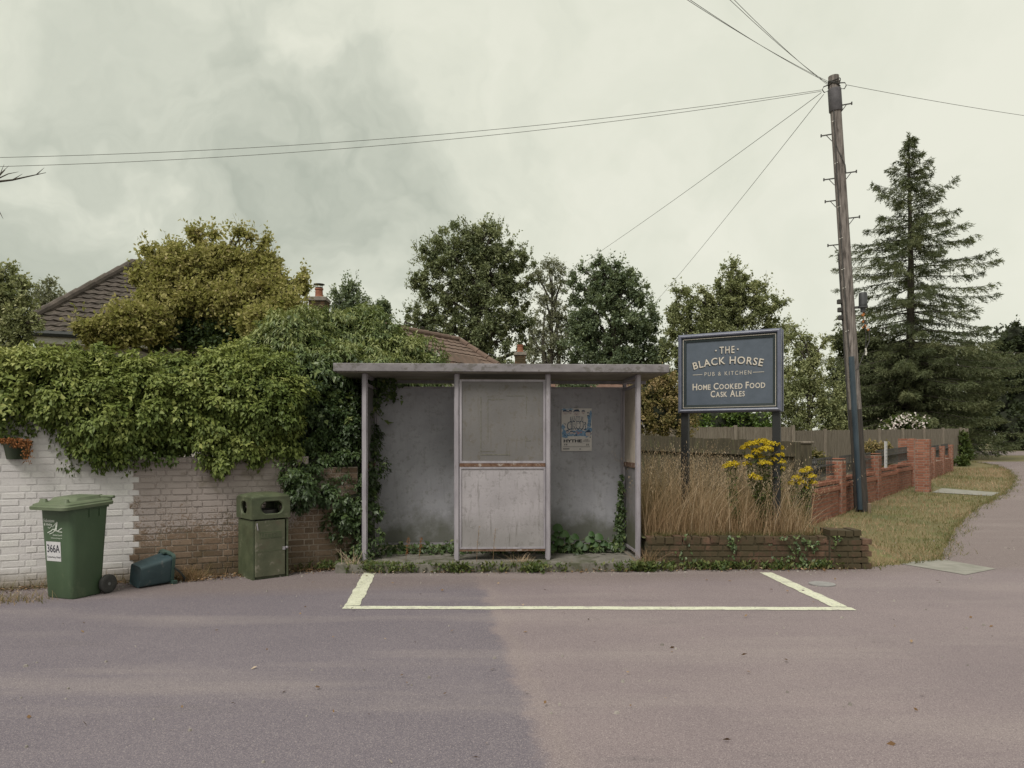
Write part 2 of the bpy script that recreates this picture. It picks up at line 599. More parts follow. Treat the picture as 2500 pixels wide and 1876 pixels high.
def panel_mat(name, base, grime, streak=0.5, low=0.0, scale=1.0):
    """weathered flat sheet: blotches, run-down streaks, algae creeping up from the bottom (object z=0)"""
    m, nt, b, out = new_mat(name)
    base, grime = [tuple(x * K for x in c) for c in (base, grime)]
    co = objco(nt)
    n1 = noise(nt, co, 2.3 * scale, 7.0, 0.62)
    col = ramp(nt, n1, [(0.3, tuple(c * 0.8 for c in base)), (0.7, tuple(c * 1.1 for c in base))])
    cs = objco(nt, (9, 9, 1.1))
    n2 = noise(nt, cs, 2.0, 6.0, 0.7)
    col = mixc(nt, mth(nt, 'MULTIPLY', ramp(nt, n2, [(0.55, 0.0), (0.72, 1.0)]), streak), col, grime)
    n3 = noise(nt, co, 9 * scale, 7.0, 0.75)
    col = mixc(nt, ramp(nt, n3, [(0.52, 0.0), (0.68, 0.65)]), col, tuple(g * 0.85 for g in grime))
    n4 = noise(nt, co, 26, 4.0, 0.7)
    col = mixc(nt, ramp(nt, n4, [(0.66, 0.0), (0.72, 0.4)]), col, tuple(min(1, c * 1.5) for c in base))
    if low:
        z = nd(nt, 'ShaderNodeSeparateXYZ', {0: co}).outputs[2]
        al = ramp(nt, mth(nt, 'ADD', mth(nt, 'MULTIPLY', z, 0.9), mth(nt, 'SUBTRACT', n1, 0.5)), [(0.12, 0.85), (0.45, 0.0)])
        col = mixc(nt, mth(nt, 'MULTIPLY', al, low), col, (0.075, 0.078, 0.050))
    nt.links.new(col, b.inputs['Base Color'])
    b.inputs['Roughness'].default_value = 0.6
    b.inputs['Specular IOR Level'].default_value = 0.3
    bump(nt, b, mth(nt, 'ADD', n1, mth(nt, 'MULTIPLY', n3, 0.4)), 0.15, 0.01)
    return m


M = {}
M['asphalt'] = asphalt_mat()
M['soil'] = noisy("soil", (0.075, 0.055, 0.036), (0.15, 0.115, 0.075), 12, 0.95, 0.6, 0.02, spots=[((0.20, 0.16, 0.10), 40, 0.6, 0.5)])
M['land'] = noisy("dry_turf", (0.105, 0.108, 0.036), (0.21, 0.160, 0.075), 1.1, 0.95, 0.5, 0.02, spots=[((0.085, 0.105, 0.03), 2.5, 0.55, 0.8), ((0.26, 0.19, 0.10), 5, 0.60, 0.7)])
M['line'] = noisy("road_paint", (0.651, 0.662, 0.504), (0.777, 0.777, 0.624), 9, 0.7, 0.3, 0.002, spots=[((0.210, 0.184, 0.198), 34, 0.57, 0.9), ((0.315, 0.284, 0.276), 6, 0.56, 0.5), ((0.147, 0.126, 0.144), 90, 0.60, 0.8)])
M['concrete'] = noisy("concrete", (0.144, 0.133, 0.112), (0.238, 0.220, 0.194), 7, 0.9, 0.4, 0.006, spots=[((0.054, 0.058, 0.029), 3, 0.52, 0.8), ((0.043, 0.036, 0.032), 14, 0.6, 0.6)])
M['slab'] = noisy("paving_concrete", (0.234, 0.226, 0.195), (0.328, 0.312, 0.281), 5, 0.9, 0.3, 0.004, spots=[((0.156, 0.140, 0.125), 20, 0.6, 0.5)])
M['white_brick'] = brickmat("white_painted_brick", [(0.0, (0.539, 0.512, 0.525)), (1.0, (0.595, 0.577, 0.567))], (0.530, 0.507, 0.512), white_patch, bscale=45, dark=0.82)
M['old_brick'] = brickmat("old_brick", [(0.0, (0.115, 0.083, 0.060)), (0.5, (0.172, 0.120, 0.085)), (1.0, (0.236, 0.172, 0.129))], (0.345, 0.287, 0.241), old_patch)
M['low_brick'] = brickmat("mossy_brick", [(0.0, (0.068, 0.038, 0.030)), (0.5, (0.115, 0.060, 0.043)), (1.0, (0.170, 0.102, 0.072))], (0.085, 0.075, 0.053), moss_patch)
M['red_brick'] = brickmat("red_brick", [(0.0, (0.175, 0.071, 0.048)), (0.5, (0.242, 0.101, 0.067)), (1.0, (0.304, 0.144, 0.101))], (0.281, 0.224, 0.190))
M['chim_brick'] = brickmat("chimney_brick", [(0.0, (0.13, 0.065, 0.04)), (1.0, (0.25, 0.13, 0.085))], (0.26, 0.21, 0.16), moss_patch)
M['galv'] = noisy("weathered_metal_frame", (0.29, 0.265, 0.30), (0.41, 0.38, 0.42), 10, 0.55, 0.15, 0.002, (1, 1, 0.25), [((0.15, 0.13, 0.12), 26, 0.6, 0.6)])
M['roof_edge'] = noisy("shelter_roof_edge", (0.189, 0.172, 0.185), (0.292, 0.271, 0.288), 5, 0.75, 0.2, 0.003, (1, 1, 1.5), [((0.095, 0.086, 0.079), 9, 0.53, 0.75), ((0.077, 0.077, 0.052), 4, 0.62, 0.5)])
M['roof_under'] = noisy("shelter_roof_underside", (0.22, 0.20, 0.165), (0.32, 0.30, 0.25), 3, 0.8, 0.1, spots=[((0.09, 0.08, 0.06), 8, 0.6, 0.6)])
M['panel_back'] = panel_mat("grey_back_sheet", (0.47, 0.465, 0.515), (0.27, 0.265, 0.24), 0.45, 0.9)
M['panel_front'] = panel_mat("pale_front_sheet", (0.42, 0.39, 0.415), (0.17, 0.155, 0.15), 0.75, 0.35)
M['panel_glaze'] = panel_mat("clouded_plastic_sheet", (0.185, 0.175, 0.175), (0.13, 0.105, 0.07), 0.35, 0.0)
M['panel_cream'] = panel_mat("cream_side_sheet", (0.598, 0.520, 0.448), (0.286, 0.234, 0.156), 0.7, 0.0)
M['panel_side'] = panel_mat("green_stained_side_sheet", (0.25, 0.235, 0.24), (0.07, 0.075, 0.045), 0.9, 1.0)
M['rust'] = noisy("rusty_rail", (0.11, 0.052, 0.030), (0.21, 0.125, 0.085), 22, 0.9, 0.4, 0.003, spots=[((0.32, 0.28, 0.26), 12, 0.58, 0.8)])
M['bin_green'] = noisy("green_bin_plastic", (0.064, 0.108, 0.058), (0.084, 0.134, 0.074), 4, 0.5, 0.1, 0.002, (1, 1, 0.5), [((0.14, 0.17, 0.10), 7, 0.60, 0.3), ((0.13, 0.145, 0.10), 60, 0.64, 0.35)])
M['lid_green'] = noisy("faded_green_lid", (0.115, 0.150, 0.085), (0.165, 0.195, 0.125), 5, 0.55, 0.1, 0.002, spots=[((0.08, 0.10, 0.055), 16, 0.6, 0.5)])
M['rubber'] = noisy("black_rubber", (0.03, 0.03, 0.03), (0.055, 0.054, 0.052), 14, 0.75, 0.1)
M['hub'] = noisy("grey_wheel_hub", (0.13, 0.135, 0.14), (0.20, 0.205, 0.205), 14, 0.6, 0.1)
M['litter'] = noisy("mossy_green_fibreglass", (0.057, 0.073, 0.036), (0.100, 0.116, 0.062), 5, 0.6, 0.25, 0.004, spots=[((0.213, 0.212, 0.156), 11, 0.6, 0.45), ((0.044, 0.047, 0.023), 3.5, 0.55, 0.6), ((0.312, 0.283, 0.247), 50, 0.67, 0.6)])
M['litter_door'] = noisy("scuffed_green_door", (0.075, 0.083, 0.047), (0.131, 0.132, 0.083), 4, 0.6, 0.25, 0.004, spots=[((0.225, 0.201, 0.169), 9, 0.58, 0.55), ((0.075, 0.059, 0.039), 5, 0.58, 0.6), ((0.350, 0.319, 0.299), 40, 0.67, 0.6)])
M['black'] = paint("black_paint", (0.012, 0.013, 0.014), 0.5)
M['dark_hole'] = paint("dark_lining", (0.012, 0.011, 0.012), 0.8)
M['teal'] = noisy("teal_plastic", (0.031, 0.061, 0.073), (0.048, 0.085, 0.098), 6, 0.55, 0.1, spots=[((0.129, 0.125, 0.125), 13, 0.6, 0.4)])
M['teal_top'] = noisy("dusty_teal_plastic", (0.035, 0.075, 0.065), (0.06, 0.10, 0.085), 8, 0.6, 0.1)
M['white_label'] = noisy("white_sticker", (0.62, 0.61, 0.64), (0.70, 0.69, 0.71), 20, 0.5, 0)
M['white_print'] = paint("pale_print", (0.55, 0.58, 0.53), 0.5)
M['ink'] = paint("dark_ink", (0.018, 0.018, 0.03), 0.6)
M['paper'] = noisy("poster_paper", (0.700, 0.665, 0.658), (0.812, 0.770, 0.756), 9, 0.7, 0.1)
M['print_blue'] = noisy("blue_print", (0.104, 0.273, 0.520), (0.364, 0.494, 0.650), 38, 0.7, 0)
M['print_navy'] = paint("navy_print", (0.045, 0.075, 0.13), 0.7)
M['print_pink'] = noisy("pale_pink_print", (0.625, 0.525, 0.525), (0.700, 0.625, 0.625), 40, 0.7, 0)
M['print_red'] = paint("faded_red_print", (0.48, 0.22, 0.20), 0.7)
M['sign_face'] = noisy("blue_grey_sign_face", (0.073, 0.094, 0.126), (0.094, 0.117, 0.156), 7, 0.5, 0.05, spots=[((0.063, 0.073, 0.083), 30, 0.62, 0.4)])
M['sign_frame'] = noisy("slate_blue_frame_paint", (0.112, 0.123, 0.177), (0.158, 0.170, 0.232), 8, 0.38, 0.08)
M['sign_dark'] = paint("dark_green_moulding", (0.012, 0.020, 0.022), 0.5)
M['sign_cream'] = noisy("cream_lettering", (0.598, 0.540, 0.471), (0.667, 0.609, 0.529), 20, 0.6, 0)
M['pole'] = noisy("creosoted_pole_timber", (0.125, 0.104, 0.096), (0.33, 0.290, 0.270), 7, 0.9, 0.6, 0.012, (5, 5, 0.35), [((0.045, 0.038, 0.034), 5, 0.52, 0.9)])
M['pole_low'] = noisy("tarred_pole_foot", (0.03, 0.026, 0.024), (0.075, 0.06, 0.052), 7, 0.9, 0.6, 0.012, (5, 5, 0.35))
M['sleeve'] = noisy("grey_sleeve", (0.095, 0.088, 0.10), (0.14, 0.13, 0.145), 9, 0.6, 0.1)
M['guard'] = noisy("blue_black_cable_guard", (0.022, 0.036, 0.052), (0.05, 0.075, 0.10), 4, 0.35, 0.05, 0.002, (1, 1, 0.3))
M['iron'] = noisy("dark_iron", (0.035, 0.033, 0.032), (0.07, 0.065, 0.06), 14, 0.65, 0.1)
M['wire'] = paint("wire_sheath", (0.10, 0.10, 0.092), 0.6)
M['canister'] = noisy("grey_canister", (0.04, 0.042, 0.046), (0.07, 0.072, 0.078), 9, 0.5, 0.1)
M['orange'] = paint("orange_tape", (0.42, 0.16, 0.05), 0.6)
M['white_tag'] = paint("white_tag", (0.62, 0.6, 0.55), 0.6)
M['fence_dark'] = noisy("dark_fence_timber", (0.048, 0.041, 0.024), (0.101, 0.083, 0.052), 6, 0.9, 0.4, 0.006, (6, 6, 0.6), [((0.057, 0.063, 0.025), 3, 0.55, 0.6)])
M['fence_grey'] = noisy("silvered_fence_timber", (0.150, 0.124, 0.096), (0.260, 0.221, 0.182), 5, 0.9, 0.4, 0.006, (6, 6, 0.5), [((0.091, 0.078, 0.055), 4, 0.56, 0.6)])
M['tile_dark'] = noisy("lichen_grey_roof_tile", (0.070, 0.056, 0.048), (0.125, 0.100, 0.085), 4, 0.95, 0.4, 0.01, spots=[((0.24, 0.22, 0.19), 16, 0.64, 0.7), ((0.05, 0.045, 0.03), 3, 0.56, 0.5)])
M['tile_brown'] = noisy("brown_roof_tile", (0.13, 0.085, 0.066), (0.20, 0.135, 0.105), 3, 0.95, 0.4, 0.01, spots=[((0.09, 0.07, 0.05), 5, 0.56, 0.6)])
M['tile_red'] = noisy("red_roof_tile", (0.114, 0.057, 0.040), (0.168, 0.096, 0.072), 3, 0.95, 0.4, 0.01, spots=[((0.066, 0.054, 0.036), 5, 0.56, 0.6)])
M['render'] = noisy("pale_house_render", (0.46, 0.42, 0.40), (0.56, 0.52, 0.49), 3, 0.9, 0.1)
M['white_wood'] = noisy("white_bargeboard", (0.55, 0.53, 0.48), (0.68, 0.66, 0.6), 6, 0.6, 0)
M['gutter'] = paint("dark_gutter", (0.02, 0.024, 0.024), 0.5)
M['terracotta'] = noisy("terracotta_pot", (0.24, 0.085, 0.05), (0.36, 0.15, 0.09), 9, 0.9, 0.2)
M['cement'] = noisy("cement_flaunching", (0.20, 0.175, 0.15), (0.30, 0.27, 0.23), 9, 0.9, 0.3)
M['bark'] = noisy("bark", (0.045, 0.038, 0.030), (0.095, 0.080, 0.064), 9, 0.95, 0.5, 0.01, (3, 3, 0.6))
M['stem'] = noisy("green_stem", (0.07, 0.085, 0.03), (0.11, 0.12, 0.05), 9, 0.8, 0)
M['dead_stem'] = noisy("dry_stem", (0.16, 0.09, 0.05), (0.25, 0.17, 0.09), 9, 0.9, 0)
M['core'] = noisy("dark_filler", (0.012, 0.016, 0.008), (0.026, 0.032, 0.014), 12, 1.0, 0.5, 0.03)  # for the added filler solids; inner shade put into a near-black colour
# leaf colours
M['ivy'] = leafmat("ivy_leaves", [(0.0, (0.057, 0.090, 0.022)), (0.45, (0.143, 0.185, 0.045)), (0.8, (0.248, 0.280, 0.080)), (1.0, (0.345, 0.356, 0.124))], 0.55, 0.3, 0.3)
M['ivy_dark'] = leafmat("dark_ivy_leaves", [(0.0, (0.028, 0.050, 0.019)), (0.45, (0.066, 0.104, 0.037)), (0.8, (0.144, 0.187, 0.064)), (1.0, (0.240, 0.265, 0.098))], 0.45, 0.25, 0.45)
M['elder'] = leafmat("yellowing_elder_leaves", [(0.0, (0.140, 0.162, 0.049)), (0.35, (0.292, 0.283, 0.086)), (0.75, (0.421, 0.373, 0.151)), (1.0, (0.518, 0.421, 0.238))], 0.6, 0.45, 0.25)
M['oak'] = leafmat("tree_leaves", [(0.0, (0.102, 0.128, 0.071)), (0.5, (0.185, 0.209, 0.114)), (1.0, (0.317, 0.328, 0.179))], 0.6, 0.3, 0.25)
M['dkleaf'] = leafmat("dark_tree_leaves", [(0.0, (0.083, 0.114, 0.069)), (0.5, (0.146, 0.185, 0.109)), (1.0, (0.256, 0.291, 0.171))], 0.6, 0.28, 0.25)
M['olive'] = leafmat("olive_tree_leaves", [(0.0, (0.147, 0.170, 0.083)), (0.5, (0.255, 0.273, 0.133)), (1.0, (0.422, 0.413, 0.221))], 0.6, 0.3, 0.25)
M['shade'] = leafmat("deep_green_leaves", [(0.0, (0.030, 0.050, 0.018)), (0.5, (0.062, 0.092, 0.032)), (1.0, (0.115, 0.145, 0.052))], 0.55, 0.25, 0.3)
M['thin'] = leafmat("pale_tree_leaves", [(0.0, (0.163, 0.173, 0.123)), (1.0, (0.311, 0.311, 0.222))], 0.7, 0.35, 0.2)
M['golden'] = leafmat("golden_shrub_leaves", [(0.0, (0.085, 0.098, 0.032)), (0.5, (0.25, 0.195, 0.082)), (1.0, (0.44, 0.31, 0.19))], 0.6, 0.3, 0.25)
M['laurel'] = leafmat("laurel_leaves", [(0.0, (0.036, 0.074, 0.014)), (0.6, (0.102, 0.162, 0.031)), (1.0, (0.192, 0.240, 0.060))], 0.4, 0.2, 0.5)
M['spruce'] = leafmat("spruce_needles", [(0.0, (0.056, 0.070, 0.038)), (0.5, (0.105, 0.121, 0.062)), (1.0, (0.182, 0.188, 0.096))], 0.7, 0.2, 0.2)
M['wood'] = leafmat("far_wood_leaves", [(0.0, (0.018, 0.026, 0.015)), (1.0, (0.060, 0.075, 0.033))], 0.7, 0.12, 0.2)
M['straw'] = leafmat("dry_grass", [(0.0, (0.216, 0.132, 0.074)), (0.5, (0.373, 0.259, 0.162)), (1.0, (0.562, 0.446, 0.331))], 0.8, 0.3, 0.2)
M['turf'] = leafmat("verge_grass", [(0.0, (0.080, 0.090, 0.034)), (0.40, (0.150, 0.138, 0.058)), (0.7, (0.280, 0.195, 0.122)), (1.0, (0.40, 0.280, 0.190))], 0.8, 0.25, 0.2)
M['weed'] = leafmat("weed_leaves", [(0.0, (0.034, 0.058, 0.014)), (0.6, (0.072, 0.098, 0.025)), (1.0, (0.136, 0.140, 0.047))], 0.6, 0.25, 0.3)
M['broad'] = leafmat("broad_dark_leaves", [(0.0, (0.022, 0.055, 0.014)), (1.0, (0.045, 0.088, 0.024))], 0.55, 0.15, 0.4)
M['yellow'] = leafmat("yellow_florets", [(0.0, (0.352, 0.244, 0.014)), (0.5, (0.567, 0.420, 0.025)), (1.0, (0.684, 0.547, 0.048))], 0.7, 0.3, 0.2)
M['white_fl'] = leafmat("white_blossom", [(0.0, (0.45, 0.36, 0.36)), (1.0, (0.70, 0.66, 0.62))], 0.7, 0.2, 0.2)
M['litter_leaf'] = leafmat("fallen_leaves", [(0.0, (0.07, 0.04, 0.022)), (0.6, (0.17, 0.10, 0.05)), (0.9, (0.26, 0.18, 0.11)), (1.0, (0.42, 0.36, 0.31))], 0.9, 0.0, 0.2)
M['dead_plant'] = leafmat("dead_orange_trailer", [(0.0, (0.18, 0.065, 0.025)), (1.0, (0.32, 0.14, 0.06))], 0.9, 0.2, 0.2)
M['basket'] = noisy("dark_green_planter", (0.020, 0.034, 0.014), (0.036, 0.055, 0.022), 9, 0.5, 0.1)


# ------------------------------------------------------------------ the ground
def flat_poly(name, pts, zoff, mat, kind='structure', jitter=0.0, seglen=0.5):
    """a sheet lying on the land, ground slope followed exactly"""
    pp = []
    n = len(pts)
    for i in range(n):
        a, b = Vector(pts[i][:2]), Vector(pts[(i + 1) % n][:2])
        L = (b - a).length
        k = max(1, int(L / seglen)) if jitter else 1
        for j in range(k):
            q = a.lerp(b, j / k)
            if jitter and 0 < j:
                q = q + Vector((random.uniform(-1, 1), random.uniform(-1, 1))) * jitter
            pp.append(q)
    bm = bmesh.new()
    f = bm.faces.new([bm.verts.new((q.x, q.y, 0)) for q in pp])
    for yy in (12, 62):
        bmesh.ops.bisect_plane(bm, geom=bm.verts[:] + bm.edges[:] + bm.faces[:], plane_co=(0, yy, 0), plane_no=(0, 1, 0))
    bmesh.ops.triangulate(bm, faces=bm.faces)
    for v in bm.verts:
        v.co.z = gz(v.co.y) + zoff
    bmesh.ops.recalc_face_normals(bm, faces=bm.faces)
    for f in bm.faces:
        if f.normal.z < 0:
            f.normal_flip()
    me = bpy.data.meshes.new(name)
    bm.to_mesh(me)
    bm.free()
    me.materials.append(mat)
    o = link(bpy.data.objects.new(name, me))
    if kind:
        o["kind"] = kind
    return o


flat_poly("ground", [(-900, -60), (900, -60), (900, 1500), (-900, 1500)], -0.004, M['land'])
verge_edge = [(2106, 1388), (2200, 1377), (2296, 1369), (2306, 1345), (2322, 1312), (2350, 1272), (2388, 1240), (2425, 1222), (2452, 1206), (2470, 1188), (2476, 1168), (2462, 1150), (2430, 1137), (2375, 1128)]
ve = [G(u, v).to_2d() for u, v in verge_edge]
road_pts = [Vector((-16, -8)), Vector((30, -8)), Vector((60, 40)), G(2700, 1126).to_2d()] + ve[::-1] + \
    [Vector((4.35, 9.28)), Vector((1.7, 9.26)), Vector((1.68, 9.12)), Vector((-1.95, 8.98)), Vector((-2.1, 9.32)), Vector((-5.8, 7.78)), Vector((-16, 3.4))]
flat_poly("road", road_pts, 0.002, M['asphalt'], jitter=0.035, seglen=0.25)
flat_poly("far_road", [G(2330, 1112).to_2d(), G(2700, 1113).to_2d(), G(2700, 1102).to_2d(), G(2330, 1102).to_2d()], 0.004, M['asphalt'])
flat_poly("soil_strip", [(-16, 3.35), (-5.8, 7.78), (-2.1, 9.30), (-1.9, 9.05), (1.7, 9.15), (4.4, 9.25), (4.4, 9.8), (1.6, 11.2), (-2.2, 11.2), (-6.2, 9.4), (-16, 5.0)], 0.0, M['soil'], jitter=0.03, seglen=0.3)
flat_poly("crossing_slab", [G(2188, 1376).to_2d(), G(2300, 1367).to_2d(), G(2432, 1390).to_2d(), G(2357, 1405).to_2d()], 0.007, M['slab'])
flat_poly("garden_path", [G(2275, 1203).to_2d(), G(2420, 1212).to_2d(), G(2440, 1204).to_2d(), G(2300, 1193).to_2d()], 0.010, M['slab'])

# white bay marking: three painted bars of uneven edge
mk = MB()


def ragged_bar(mb, a, b, w, n=40, jit=0.008):
    a, b = Vector(a), Vector(b)
    t = (b - a).normalized()
    s = Vector((-t.y, t.x))
    L, Rr = [], []
    wob = 0
    for i in range(n + 1):
        wob = wob * 0.9 + random.uniform(-1, 1) * jit * 0.5
        c = a.lerp(b, i / n) + s * wob
        L.append((*(c + s * (w / 2 + random.uniform(-1, 1) * jit)), 0.0065))
        Rr.append((*(c - s * (w / 2 + random.uniform(-1, 1) * jit)), 0.0065))
    o = len(mb.v)
    mb.add(L + Rr, [(i, i + 1, n + 2 + i, n + 1 + i) for i in range(n)])


ragged_bar(mk, (-1.74, 9.02), (-1.56, 7.19), 0.15, 24)
ragged_bar(mk, (3.10, 9.02), (3.18, 7.14), 0.155, 24)
ragged_bar(mk, (-1.63, 7.115), (3.27, 7.06), 0.125, 60, 0.006)
o = mk.build("bay_marking", M['line'])
tag(o, "pale yellow painted parking bay outline on the tarmac in front of the shelter", "road marking")
dc = MB()
dc.lathe([(0.14, 0.004), (0.14, 0.014), (0.125, 0.014), (0.12, 0.011), (0.0005, 0.011)], 28)
o = dc.build("access_cover", noisy("worn_steel_cover", (0.26, 0.25, 0.25), (0.34, 0.33, 0.33), 12, 0.7, 0.3))
o.location = G(2007, 1428)
tag(o, "small pale round utility cover set in the tarmac near the low wall end", "manhole cover")

# ------------------------------------------------------------------ brickwork
def brick_run(mb, L, z0, ztop, thick, bond='flemish', c=0.075, bl=0.225, x0=0.0, keep=None, proud=0.007, ends=(True, True), cap=None, base_z=None, back=False):
    """bricks along local +x, front face at y=0 (facing -y); ztop(x) or number; mortar body just behind"""
    zt = ztop if callable(ztop) else (lambda x: ztop)
    nrow = int(math.ceil((max(zt(x0 + L * i / 20) for i in range(21)) - z0) / c))
    for r in range(nrow):
        za, zb = z0 + r * c + 0.006, z0 + (r + 1) * c - 0.006
        x = x0 - (0.056 if r % 2 else 0.0) - (0.11 if (bond != 'flemish' and r % 2) else 0)
        k = r
        while x < x0 + L - 0.01:
            ln = (bl if k % 2 == 0 else bl / 2) if bond == 'flemish' else bl
            k += 1
            a, b = max(x, x0) + 0.006, min(x + ln, x0 + L) - 0.006
            x += ln
            if b - a < 0.02:
                continue
            xc = (a + b) / 2
            if zb > zt(xc) + 0.01:
                continue
            if keep and not keep(a, b, r, za):
                continue
            mb.cur = random.random()
            e = random.uniform(-0.003, 0.003)
            p = proud + e
            ch = 0.004
            j = lambda: random.uniform(-0.0025, 0.0025)
            vs = [(a + j(), 0.004, za + j()), (b + j(), 0.004, za + j()), (b + j(), 0.004, zb + j()), (a + j(), 0.004, zb + j()),
                  (a + ch, -p, za + ch), (b - ch, -p, za + ch), (b - ch, -p, zb - ch), (a + ch, -p, zb - ch)]
            mb.add(vs, [(4, 5, 6, 7), (0, 1, 5, 4), (1, 2, 6, 5), (2, 3, 7, 6), (3, 0, 4, 7)])
            if back:
                y = thick
                vs2 = [(q[0], y - q[1], q[2]) for q in vs]
                mb.add(vs2, [(7, 6, 5, 4), (4, 5, 1, 0), (5, 6, 2, 1), (6, 7, 3, 2), (7, 4, 0, 3)])


WA = math.atan2(9.55 - 7.98, 3.7)
WORG = Vector((-5.7, 7.98, 0)) - Vector((math.cos(WA), math.sin(WA), 0)) * 1.6
WLEN = 1.6 + 4.02
wall = thing("brick_wall", "long garden wall, left end painted white, right end bare flaking brick under the ivy", "wall", WORG, WA)
# bare/painted boundary jumps from course to course
bound = [3.02 + random.uniform(-0.045, 0.045) + 0.02 * math.sin(i * 1.7) for i in range(40)]


def keep_white(a, b, r, z):
    return (a + b) / 2 < bound[r] + 0.05


def keep_old(a, b, r, z):
    return (a + b) / 2 >= bound[r] + 0.05


def wtop(x):
    return 1.92 if x < 2.9 else 1.43 if x < 5.0 else 1.30


mw = MB()
brick_run(mw, WLEN, 0, wtop, 0.22, keep=keep_white, proud=0.0018)
mw.cur = -1
mw.bx(0, 3.02, 0.001, 0.22, 0, 1.92)
mw.build("painted_brickwork", M['white_brick'], wall, label="white painted brickwork at the left end")
mo = MB()
brick_run(mo, WLEN, 0, wtop, 0.22, keep=keep_old, proud=0.008)
mo.cur = -1
mo.bx(3.02, WLEN, 0.002, 0.22, 0, 1.28)
mo.bx(3.02, 5.0, 0.002, 0.22, 1.28, 1.42)
mo.build("bare_brickwork", M['old_brick'], wall, label="bare brown brickwork with flaking limewash")

# low retaining wall of the bed
lw = thing("low_brick_wall", "low mossy crumbling brick wall holding back the dry grass bed", "wall", (1.70, 9.30, 0))
mb = MB()
brick_run(mb, 2.30, 0, lambda x: 0.40 - 0.03 * math.sin(x * 2.1), 0.22, bond='s', proud=0.007)
mb.cur = -1
mb.bx(0, 2.30, 0.002, 0.22, 0, 0.335)
for i in range(20):                       # brick-on-edge coping, uneven
    x = i * 0.114
    mb.cur = random.random()
    mb.box((x + 0.056, 0.10 + random.uniform(-.012, .012), 0.365 + random.uniform(-.01, .01)), (0.098, 0.215, 0.075), (random.uniform(-.05, .05), random.uniform(-.05, .05), random.uniform(-.04, .04)))
mb.build("brickwork", M['low_brick'], lw)
mb = MB()
brick_run(mb, 0.40, 0, 0.43, 0.34, bond='s', x0=2.30, proud=0.03)
mb.cur = -1
mb.bx(2.30, 2.68, -0.02, 0.30, 0, 0.42)
for i in range(4):
    mb.cur = random.random() * 0.6
    mb.box((2.35 + i * 0.10, 0.13, 0.452 + random.uniform(-.008, .008)), (0.09, 0.33, 0.07), (0, random.uniform(-.04, .04), random.uniform(-.05, .05)))
for r in range(5):                        # broken toothed end
    mb.cur = random.uniform(0.5, 1)
    mb.box((2.72 + (0.035 if r % 2 == 0 else 0.0) + random.uniform(0, .015), 0.08 + random.uniform(-.02, .02), 0.04 + r * 0.076), (0.12, 0.22, 0.066), (0, 0, random.uniform(-.08, .08)))
mb.build("end_pier", M['low_brick'], lw, label="taller broken end pier with toothed bricks")

# raised bed behind it
def bedz(x, y):
    fx = min(1, max(0, (5.6 - x) / 1.3))
    fy = min(1, max(0, (13.2 - y) / 1.5))
    if x > 4.25:                              # the bank tapers away round the wall end
        k = min(1, max(0, (y - 9.3) / 1.0))
        k = max(k * k * (3 - 2 * k), 1 - (x - 4.25) / .15)
        fx *= min(1, k)
    return 0.37 * fx * fx * (3 - 2 * fx) * fy + gz(y)


nx, ny = 96, 60
xs = np.linspace(1.66, 6.4, nx)
ys = np.linspace(9.36, 13.4, ny)
V = np.array([(x, y, bedz(x, y) + 0.015 * math.sin(x * 7) * math.cos(y * 5) * min(1, bedz(x, y) - gz(y)) / .37 + (0.002 if bedz(x, y) - gz(y) > .012 else -.03)) for y in ys for x in xs])
Q = np.array([(j * nx + i, j * nx + i + 1, (j + 1) * nx + i + 1, (j + 1) * nx + i) for j in range(ny - 1) for i in range(nx - 1)])
o = mesh_np("raised_earth", V, Q, M['land'])
o["kind"] = "structure"

# ------------------------------------------------------------------ bus shelter
SH = thing("bus_shelter", "grey metal bus shelter with flat roof, open front bays and dirty panels", "bus shelter", (-0.12, 9.375, 0), R(2.5))
B = 1.16
DEP = 0.90
px = [-1.5 * B, -0.5 * B, 0.5 * B, 1.5 * B]
mb = MB()
mb.bx(-2.6 + 0.55, 1.98, -0.30, 1.05, 0.0, 0.10)
base = mb.build("concrete_base", M['concrete'], SH, label="low cracked concrete plinth")
rz0, rz1 = 2.475, 2.580
mb = MB()
mb.cbox(-2.10, 2.10, -0.175, 1.13, rz0 + 0.003, rz1, 0.006)
roof = mb.build("roof", M['roof_edge'], SH)
mb = MB()
mb.bx(-2.06, 2.06, -0.135, 1.09, rz0 - 0.006, rz0 + 0.006)
mb.build("ceiling_sheet", M['roof_under'], roof)
mb = MB()
mb.bx(-2.07, 2.07, 1.02, 1.075, rz0 - 0.05, rz0 - 0.005)
mb.bx(1.72, 1.76, 0.05, 1.0, rz0 - 0.045, rz0 - 0.008)
mb.bx(-1.76, -1.72, 0.05, 1.0, rz0 - 0.045, rz0 - 0.008)
mb.build("roof_beam", M['galv'], roof)
for x in px:
    m = MB()
    m.cbox(x - 0.024, x + 0.024, -0.024, 0.026, 0.10, rz0 - 0.008, 0.004)
    m.bx(x - 0.034, x - 0.0245, -0.004, 0.03, 0.12, rz0 - 0.01)
    m.bx(x + 0.0245, x + 0.034, -0.004, 0.03, 0.12, rz0 - 0.01)
    m.build("post", M['galv'], SH)
for x in (px[0], px[3]):
    m = MB()
    m.cbox(x - 0.024, x + 0.024, DEP - 0.025, DEP + 0.025, 0.10, rz0 - 0.008, 0.004)
    m.build("post", M['galv'], SH)


def frame_mb(x0, x1, z0, z1, y0, y1, w=0.028):
    m = MB()
    m.bx(x0, x0 + w, y0, y1, z0, z1)
    m.bx(x1 - w, x1, y0, y1, z0, z1)
    m.bx(x0 + w, x1 - w, y0, y1, z0, z0 + w)
    m.bx(x0 + w, x1 - w, y0, y1, z1 - w, z1)
    return m


